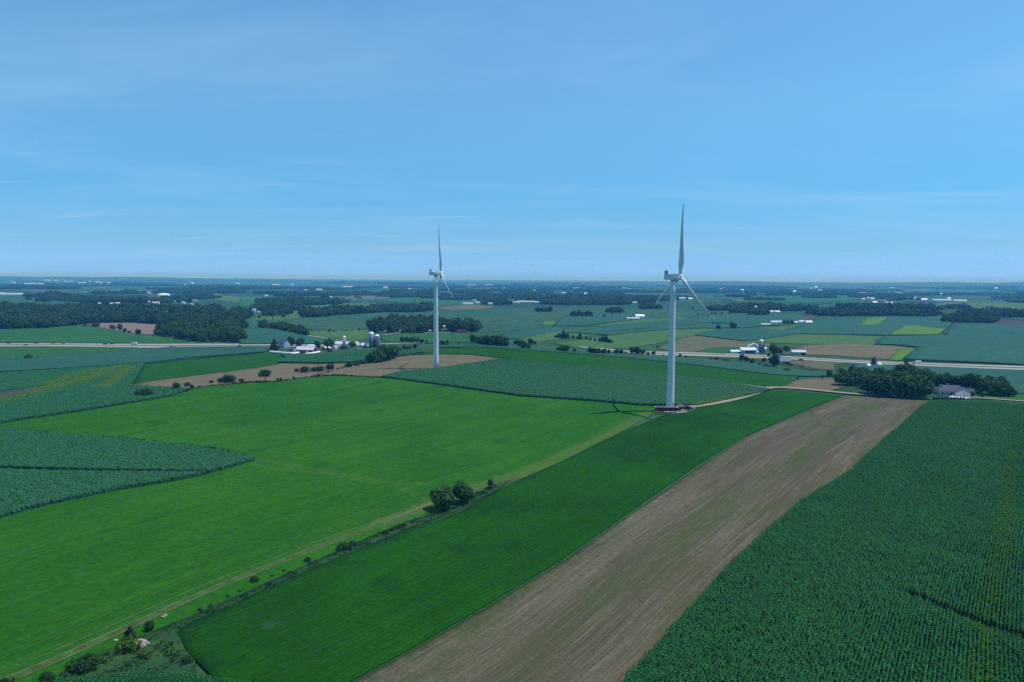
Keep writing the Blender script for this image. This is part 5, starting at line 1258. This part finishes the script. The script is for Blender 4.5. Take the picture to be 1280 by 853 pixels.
# ------------------------------------------------------------------ vehicles
def wheel(root, x, y, r, w=.26):
    t = MB().lathe([(r, -w / 2), (r, w / 2)], 16).build('wheel', 'tyre', root); t.rotation_euler = (R(90), 0, 0); t.location = (x, y, r)
    h = MB().lathe([(r * .55, -w / 2 - .02), (r * .55, w / 2 + .02)], 12).build('rim', 'steel', t)
    return t
def car_proto(mat, kind):
    root = bpy.data.objects.new('car', None); col.objects.link(root)
    if kind == 'sedan': body = [(-2.2, .35), (2.2, .35), (2.25, .72), (1.9, .92), (.95, 1.0), (-1.55, 1.02), (-2.2, .95), (-2.28, .6)]; cab = [(-1.75, 1.0), (1.15, .98), (.45, 1.46), (-1.05, 1.48)]; L = 4.5
    elif kind == 'suv': body = [(-2.35, .42), (2.35, .42), (2.4, .95), (2.0, 1.15), (1.0, 1.2), (-2.3, 1.2), (-2.4, .7)]; cab = [(-2.25, 1.19), (1.2, 1.19), (.55, 1.82), (-2.0, 1.85)]; L = 4.8
    else: body = [(-2.8, .5), (2.75, .5), (2.8, 1.05), (2.5, 1.22), (-2.8, 1.22)]; cab = [(-.9, 1.2), (1.5, 1.2), (.85, 1.9), (-.75, 1.92)]; L = 5.6
    w = .92
    def ex(prof, y0, y1, ins=0):
        return MB().rings([[(x, y, z) for x, z in prof] for y in (y0, y1)])
    ex(body, -w, w).build('body', mat, root)
    c = ex(cab, -w + .10, w - .10).build('cabin', mat, root)
    gl = [(x * .94 + .0, z if z < 1.25 else z - .06) for x, z in cab]
    for s_ in (-1, 1): ex([(x, z + .02) for x, z in gl], s_ * (w - .12), s_ * (w - .07)).build('side_window', 'glass_dark', c)
    fr = MB().face([(cab[1][0] + .02, -w + .2, cab[1][1] + .03), (cab[1][0] + .02, w - .2, cab[1][1] + .03), (cab[2][0] + .04, w - .25, cab[2][1] - .05), (cab[2][0] + .04, -w + .25, cab[2][1] - .05)])
    fr.face([(cab[1][0] - .05, -w + .2, cab[1][1] + .0), (cab[1][0] - .05, w - .2, cab[1][1] + .0), (cab[2][0] - .05, w - .25, cab[2][1] - .08), (cab[2][0] - .05, -w + .25, cab[2][1] - .08)]); fr.build('windscreen', 'glass_dark', c)
    for x in (-L * .30, L * .31):
        for y in (-w + .08, w - .08): wheel(root, x, y, .34)
    for y in (-.62, .62):
        MB().box((body[2][0] + .0, y, .76), (.12, .3, .16)).build('headlight', 'bag_white', root)
        MB().box((body[-1][0] + .02, y, .82), (.10, .26, .16)).build('tail_light', 'maroon', root)
    return root
def truck_proto(boxmat, cabmat):
    root = bpy.data.objects.new('truck', None); col.objects.link(root)
    MB().box((-1.6, 0, 2.35), (7.4, 2.45, 2.6)).build('cargo_box', boxmat, root)
    MB().box((0, 0, .85), (11.0, .9, .3)).build('chassis', 'dark_plastic', root)
    cb = MB().rings([[(x, y, z) for x, z in [(2.5, .9), (5.2, .9), (5.25, 1.6), (4.4, 1.75), (4.1, 2.75), (2.5, 2.8)]] for y in (-1.15, 1.15)]).build('cab', cabmat, root)
    for s_ in (-1, 1): MB().box((3.45, s_ * 1.16, 2.2), (1.0, .04, .7)).build('side_window', 'glass_dark', cb)
    MB().face([(4.43, -1, 1.8), (4.43, 1, 1.8), (4.16, 1, 2.65), (4.16, -1, 2.65)]).build('windscreen', 'glass_dark', cb)
    for x in (-4.2, -3.1, 4.1):
        for y in (-1.0, 1.0): wheel(root, x, y, .5, .35)
    return root
def dup(root):
    r = root.copy(); col.objects.link(r)
    for ch in list(root.children):
        c = ch.copy(); col.objects.link(c); c.parent = r
        for g in list(ch.children):
            d = g.copy(); col.objects.link(d); d.parent = c
    return r
PROTO = {}
def vehicle(px, py, key, label, rz, cat='car', group='vehicles on the highway', base=None, off=.52):
    if key not in PROTO:
        if key == 'truck_white': r = truck_proto('bag_white', 'car_white')
        elif key == 'truck_dark': r = truck_proto('car_dark', 'car_dark')
        else:
            k, m_ = key.split('_'); r = car_proto('car_' + m_, k)
        PROTO[key] = r
    else: r = dup(PROTO[key])
    p = at(px, py) if base is None else Vector(base); r.location = p + Vector((0, 0, off)); r.rotation_euler = (0, 0, rz)
    tag(r, label, cat, group); return r
def on_highway(px, lane):
    """the point of the given lane of the highway that shows in image column px"""
    q = hw_off(lane); z = HT(q[:, 0], q[:, 1]); d = np.column_stack([q[:, 0], q[:, 1], z - CAM_Z])
    col_ = W0 / 2 + FPX * (d @ RIGHT) / (d @ FWD); k = int(np.argmin(np.abs(col_ - px)))
    k = min(max(k, 1), len(q) - 2); t = q[k + 1] - q[k - 1]
    return (q[k][0], q[k][1], z[k]), math.atan2(t[1], t[0])
for x, lane, key, lb in [(12, 11.5, 'suv_dark', 'dark car farthest left on the upper highway carriageway'), (36, -8, 'sedan_dark', 'dark car on the lower carriageway near the left edge'), (44.5, 11.5, 'sedan_dark', 'dark car closely leading another on the upper carriageway'), (48.5, 11.5, 'suv_dark', 'dark tall car closely following on the upper carriageway'),
        (64, 11.5, 'sedan_dark', 'dark car alone on the upper carriageway above the lone left tree'), (76.5, 8, 'sedan_silver', 'grey car on the upper carriageway right of the lone left tree'), (131.5, 8, 'sedan_dark', 'dark car left of two spaced on the upper carriageway'), (142.5, 11.5, 'suv_dark', 'dark car right of two spaced on the upper carriageway'),
        (165.5, 8, 'suv_dark', 'dark car right behind a white truck on the upper carriageway'), (170.5, 8, 'truck_white', 'white van with a dark car behind it on the highway'), (217, -8, 'truck_white', 'white van alone on the lower carriageway below the wood'), (300.5, -8, 'sedan_dark', 'dark car on the highway nearest the left farm'),
        (1145.5, 10, 'truck_white', 'white van on the highway above the grove')]:
    b_, a_ = on_highway(x, lane)
    vehicle(0, 0, key, lb, a_ + (math.pi if lane > 0 else 0), 'van' if 'truck' in key else 'car', base=b_).scale = (.58, .8, .72) if 'truck' in key else (1, 1, 1)
vehicle(989, 457, 'sedan_dark', 'dark car parked beside the grey blue roadside house', R(10), group='vehicles parked at the right farm', off=.2)
vehicle(987.5, 455.2, 'sedan_white', 'white car parked beside the grey blue roadside house', R(10), group='vehicles parked at the right farm', off=.2)
vehicle(449, 437.5, 'sedan_white', 'white car parked left of the twin blue silos', R(10), group='vehicles parked at the left farm', off=.2)

# ---- the trailer, tractor and heap at the foot of the near turbine
def trailer():
    p = at(833.0, 517.0); root = empty('grain_trailer', p + Vector((0, 0, .62)), R(-6), 'long dark red open trailer with pale top rail at the near turbine foot', 'trailer')
    L, w, z0, z1 = 12.6, 2.5, .95, 3.0
    MB().box((0, -w / 2, (z0 + z1) / 2), (L, .08, z1 - z0)).build('side_panel', 'maroon', root); MB().box((0, w / 2, (z0 + z1) / 2), (L, .08, z1 - z0)).build('side_panel', 'maroon', root)
    MB().box((L / 2 - .04, 0, (z0 + z1) / 2), (.08, w - .1, z1 - z0)).build('end_panel', 'maroon', root); MB().box((-L / 2 + .04, 0, (z0 + z1) / 2), (.08, w - .1, z1 - z0)).build('end_panel', 'maroon', root)
    MB().box((0, 0, z0 + .05), (L, w - .2, .14)).build('floor', 'dark_plastic', root)
    for s_ in (-1, 1): MB().box((0, s_ * w / 2, z1 + .10), (L + .2, .26, .20)).build('top_rail', 'siding_white', root)
    for s_ in (-1, 1): MB().box((s_ * L / 2, 0, z1 + .10), (.22, w - .3, .20)).build('top_rail', 'siding_white', root)
    for k in range(13): MB().box((-L / 2 + .4 + k * (L - .8) / 12, -w / 2 - .09, (z0 + z1) / 2), (.12, .12, z1 - z0 - .1)).build('rib', 'barn_red' if k in (3, 5, 6, 8, 9) else 'maroon', root)
    for k in range(3): MB().box((-1.6 + k * 2.2, -w / 2 - .16, 1.45), (1.5, .05, .62)).build('reflector_board', 'barn_red', root)
    for x in (-4.6, -3.3, -2.0):
        for y in (-w / 2 + .2, w / 2 - .2): wheel(root, x, y, .5, .36)
    MB().tube((L / 2, 0, .8), (L / 2 + 1.5, 0, .7), .12, .10, 8).build('drawbar', 'dark_plastic', root)
    for y in (-.5, .5): MB().tube((L / 2 - 1, y, .0), (L / 2 - 1, y, .95), .08, .08, 8).build('landing_leg', 'dark_plastic', root)
trailer()
def tractor_truck():
    p = at(852.5, 514.8); root = empty('flatbed_truck', p + Vector((0, 0, .62)), R(10), 'dark truck parked right of the red trailer at the turbine foot', 'truck')
    MB().box((-1.0, 0, 1.1), (6.0, 2.3, .22)).build('flatbed', 'dark_plastic', root)
    MB().box((-3.8, 0, 1.9), (.3, 2.3, 1.5)).build('tail_board', 'car_dark', root)
    for s_ in (-1, 1): MB().box((-1.0, s_ * 1.12, 1.6), (5.6, .08, .8)).build('side_board', 'car_dark', root)
    MB().box((-.6, 0, 1.7), (3.6, 1.7, .95)).build('load', 'wood_dark', root)
    cb = MB().rings([[(x, y, z) for x, z in [(2.1, .7), (5.0, .7), (5.05, 1.5), (4.1, 1.65), (3.7, 2.6), (2.1, 2.65)]] for y in (-1.1, 1.1)]).build('cab', 'car_dark', root)
    for s_ in (-1, 1): MB().box((2.95, s_ * 1.11, 2.05), (1.1, .04, .7)).build('side_window', 'glass_dark', cb)
    MB().face([(4.13, -.95, 1.72), (4.13, .95, 1.72), (3.76, .95, 2.5), (3.76, -.95, 2.5)]).build('windscreen', 'glass_dark', cb)
    for x in (-2.6, -1.4, 3.9):
        for y in (-.95, .95): wheel(root, x, y, .5, .34)
    for y in (-.75, .75): MB().box((5.06, y, 1.15), (.1, .3, .2)).build('headlight', 'bag_white', root)
tractor_truck()
vehicle(861, 513.2, 'suv_dark', 'dark tall car parked at the right end by the turbine foot', R(12), group='vehicles at the turbine foot', off=.62)
def heap(px, py, wm_, dm_, hm_, mat, name, label, cat, seed):
    p = at(px, py); g = np.random.default_rng(seed); n = 26; rings = []
    for k in range(8):
        t = k / 7; rings.append([((1 - t ** 1.4) * wm_ / 2 * math.cos(2 * math.pi * j / n) * (1 + .16 * g.normal()), (1 - t ** 1.4) * dm_ / 2 * math.sin(2 * math.pi * j / n) * (1 + .16 * g.normal()), hm_ * math.sin(t * math.pi / 2) * (1 + .06 * g.normal()) - (.5 if k == 0 else 0)) for j in range(n)])
    rings[-1] = [(x * .05 + .02 * math.cos(j), y * .05 + .02 * math.sin(j), hm_) for j, (x, y, z) in enumerate([(1, 1, 1)] * n)]
    o = MB().rings(rings).build(name, mat, None, False); o.location = p + Vector((0, 0, .4)); return tag(o, label, cat)
heap(850.5, 511.5, 6.5, 5.0, 2.3, 'rust_soil', 'soil_heap', 'rounded brown soil heap behind the dark truck at the turbine foot', 'heap', 3)
heap(866.5, 511.0, 2.6, 2.0, .8, 'gravel', 'gravel_heap', 'small pale gravel heap where the track meets the turbine pad', 'heap', 4)
p = at(842.2, 514.5) + Vector((2.6, 1.5, .6)); r_ = empty('transformer', p, R(10), 'green grey transformer cabinet beside the near turbine tower', 'cabinet')
MB().box((0, 0, .95), (2.2, 1.6, 1.7)).build('housing', 'silo_concrete', r_); MB().box((0, 0, .05), (2.8, 2.2, .3)).build('plinth', 'concrete', r_)
for s_ in (-.52, .52): MB().box((s_, -.82, .95), (.9, .06, 1.4)).build('door', 'turbine_grey', r_)

# ---- the heap of pink field stones at the bottom left
p = at(176.5, 809); root = empty('stone_heap', p + Vector((0, 0, .3)), 0, 'heap of pale pinkish field stones among shrubs at bottom left', 'stone heap')
ST = []
for k in range(5):
    bm = bmesh.new(); bmesh.ops.create_icosphere(bm, subdivisions=1, radius=1)
    for v in bm.verts: v.co *= random.uniform(.78, 1.12); v.co.z *= .8
    me = bpy.data.meshes.new('stone'); bm.to_mesh(me); bm.free(); me.materials.append(MATS['stone_pink']); ST.append(me)
for k in range(70):
    a = random.uniform(0, 6.283); t = random.random() ** .6; r_ = random.uniform(.20, .42)
    o = link(bpy.data.objects.new('stone', ST[k % 5]), root)
    o.location = (math.cos(a) * t * 1.5, math.sin(a) * t * 1.2, .05 + 1.15 * (1 - t * t) * random.uniform(.55, 1.0)); o.scale = (r_ * 1.2, r_, r_ * .9); o.rotation_euler = (random.uniform(0, 3), random.uniform(0, 3), random.uniform(0, 6))
for x, y in [(145, 803.5), (207, 772), (204, 774)]:
    o = link(bpy.data.objects.new('field_stone', ST[x % 5])); o.location = at(x, y) + Vector((0, 0, .5)); o.scale = (.5, .4, .4)
    tag(o, {145: 'pale boulder left of the small upright pointed shrub', 207: 'right one of two pale boulders on the edge of the farm track', 204: 'left one of two pale boulders on the edge of the farm track'}[x], 'boulder')

# ---- weeds: uncountable, one object
def weed_mesh(seed, mat, n=26, h=.9):
    g = random.Random(seed); v, f = [], []
    for k in range(n):
        x, y = g.gauss(0, .35), g.gauss(0, .35); a = g.uniform(0, 6.28); L = h * g.uniform(.4, 1.0); w = g.uniform(.05, .13); b = len(v)
        ca, sa = math.cos(a), math.sin(a); t = g.uniform(.2, .6)
        v += [(x - w * sa, y + w * ca, 0), (x + w * sa, y - w * ca, 0), (x + w * sa + ca * t * L * .5, y - w * ca + sa * t * L * .5, L * .75), (x + ca * t * L, y + sa * t * L, L), (x - w * sa + ca * t * L * .5, y + w * ca + sa * t * L * .5, L * .75)]
        f.append((b, b + 1, b + 2, b + 3, b + 4))
    me = bpy.data.meshes.new('weeds'); me.from_pydata(v, [], f); me.materials.append(MATS[mat]); return me
wp = [link(bpy.data.objects.new('weeds', weed_mesh(k, m_))) for k, m_ in enumerate(('leaf_weed', 'leaf_weed', 'leaf_lime', 'leaf_shrub'))]
rough = next(v for k, v in FIELDS.items() if k.startswith('rough_grass') and np.hypot(*v.mean(0)) < 300)
q = fill(rough, .72, .5); q = q[np.hypot(q[:, 0], q[:, 1]) < 330]
cl = np.sin(q[:, 0] * .9 + 2 * np.sin(q[:, 1] * .5)) + np.sin(q[:, 1] * .7 + q[:, 0] * .3) + rng.normal(size=len(q)) * .8
q = q[cl > -.2]; cl = cl[cl > -.2]
ix = np.where(rng.random(len(q)) < .08, 2, np.where(cl > 1.9, 3, rng.integers(0, 2, len(q))))
for k, o in enumerate(wp): o.location = (q[k * 9][0], q[k * 9][1], float(HT(*q[k * 9])) + .35); o['kind'] = 'stuff'
sc_ = .42 * rng.uniform(.5, 1.15, len(q)) * (1 + .25 * np.clip(cl, 0, 2))
scatter('weeds', np.column_stack([q, HT(q[:, 0], q[:, 1]) + .33]), rng.uniform(0, 6.28, len(q)), np.column_stack([sc_, sc_, sc_]), ix, wp)

# ---- grassy banks along the field edges
BP = []
for ln_, wd_, dn_ in [([(-60,536),(0,527.5),(100,512.5),(180,499.5),(215,493.5),(250,484),(310,478.5),(345,477.5),(380,472.5),(400,470.5),(420,469.5),(475,472),(500,473.8),(560,482.5),(650,495),(740,501),(800,506)], 1.1, 2.6), ([(-60,660),(0,645.5),(60,629.5),(150,611),(220,599.5),(258,592),(262,590),(300,580),(318,574)], .7, 2.0), ([(0,586),(100,588.5),(200,590),(258,590)], 1.2, 1.6),
        ([(0,535),(60,542),(140,548),(220,555),(290,566.5),(317,573)], .6, 1.2), ([(430,458),(440,456.5),(452,454.5),(462,453)], 1.6, 3), ([(215,485),(250,484),(290,478),(330,478),(380,473),(430,460)], .8, .6), ([(562,640),(600,618),(622,606),(634,602)], .7, 1.0)]:
    l_ = W(ln_, .2, 6, False); sg_ = np.hypot(*np.diff(l_, axis=0).T); cs_ = np.concatenate([[0], np.cumsum(sg_)]); n_ = int(cs_[-1] * dn_)
    t_ = rng.uniform(0, cs_[-1], n_); BP.append(np.stack([np.interp(t_, cs_, l_[:, k]) for k in (0, 1)], 1) + rng.normal(size=(n_, 2)) * wd_ * .5)
BP = np.vstack(BP); bs2 = rng.uniform(.35, 1.15, len(BP)) * (1 + .3 * np.sin(BP[:, 0] * .13))
scatter('bank_grass', np.column_stack([BP, HT(BP[:, 0], BP[:, 1]) + .3]), rng.uniform(0, 6.28, len(BP)), np.column_stack([bs2 * 1.2, bs2 * 1.2, bs2]), rng.choice([0, 1, 3, 3, 3], len(BP)), wp)

# ------------------------------------------------------------------ the air
def haze():
    m = bpy.data.materials.new('haze_air'); m.use_nodes = True; n, l = m.node_tree.nodes, m.node_tree.links; n.clear()
    v = N(n, 'ShaderNodeVolumePrincipled'); o = N(n, 'ShaderNodeOutputMaterial')
    v.inputs['Color'].default_value = (.12, .50, 1.0, 1); v.inputs['Absorption Color'].default_value = (1, 1, 1, 1)
    v.inputs['Density'].default_value = 1.15e-4; v.inputs['Anisotropy'].default_value = 0.0
    l.new(v.outputs[0], o.inputs['Volume'])
    try: m.volume_intersection_method = 'FAST'
    except Exception: pass
    MATS['haze_air'] = m
    zs = [float(HT(np.array(a), np.array(b)).min()) for a, b in [(np.linspace(-33000, 33000, 400)[:, None] + np.zeros((1, 400)), np.linspace(-33000, 33000, 400)[None] + np.zeros((400, 1)))]]
    lo = min(zs) - 8; hi = 136.0
    b = MB().box((0, 0, (lo + hi) / 2), (69000, 69000, hi - lo)).build('haze', 'haze_air'); b['kind'] = 'stuff'
haze()
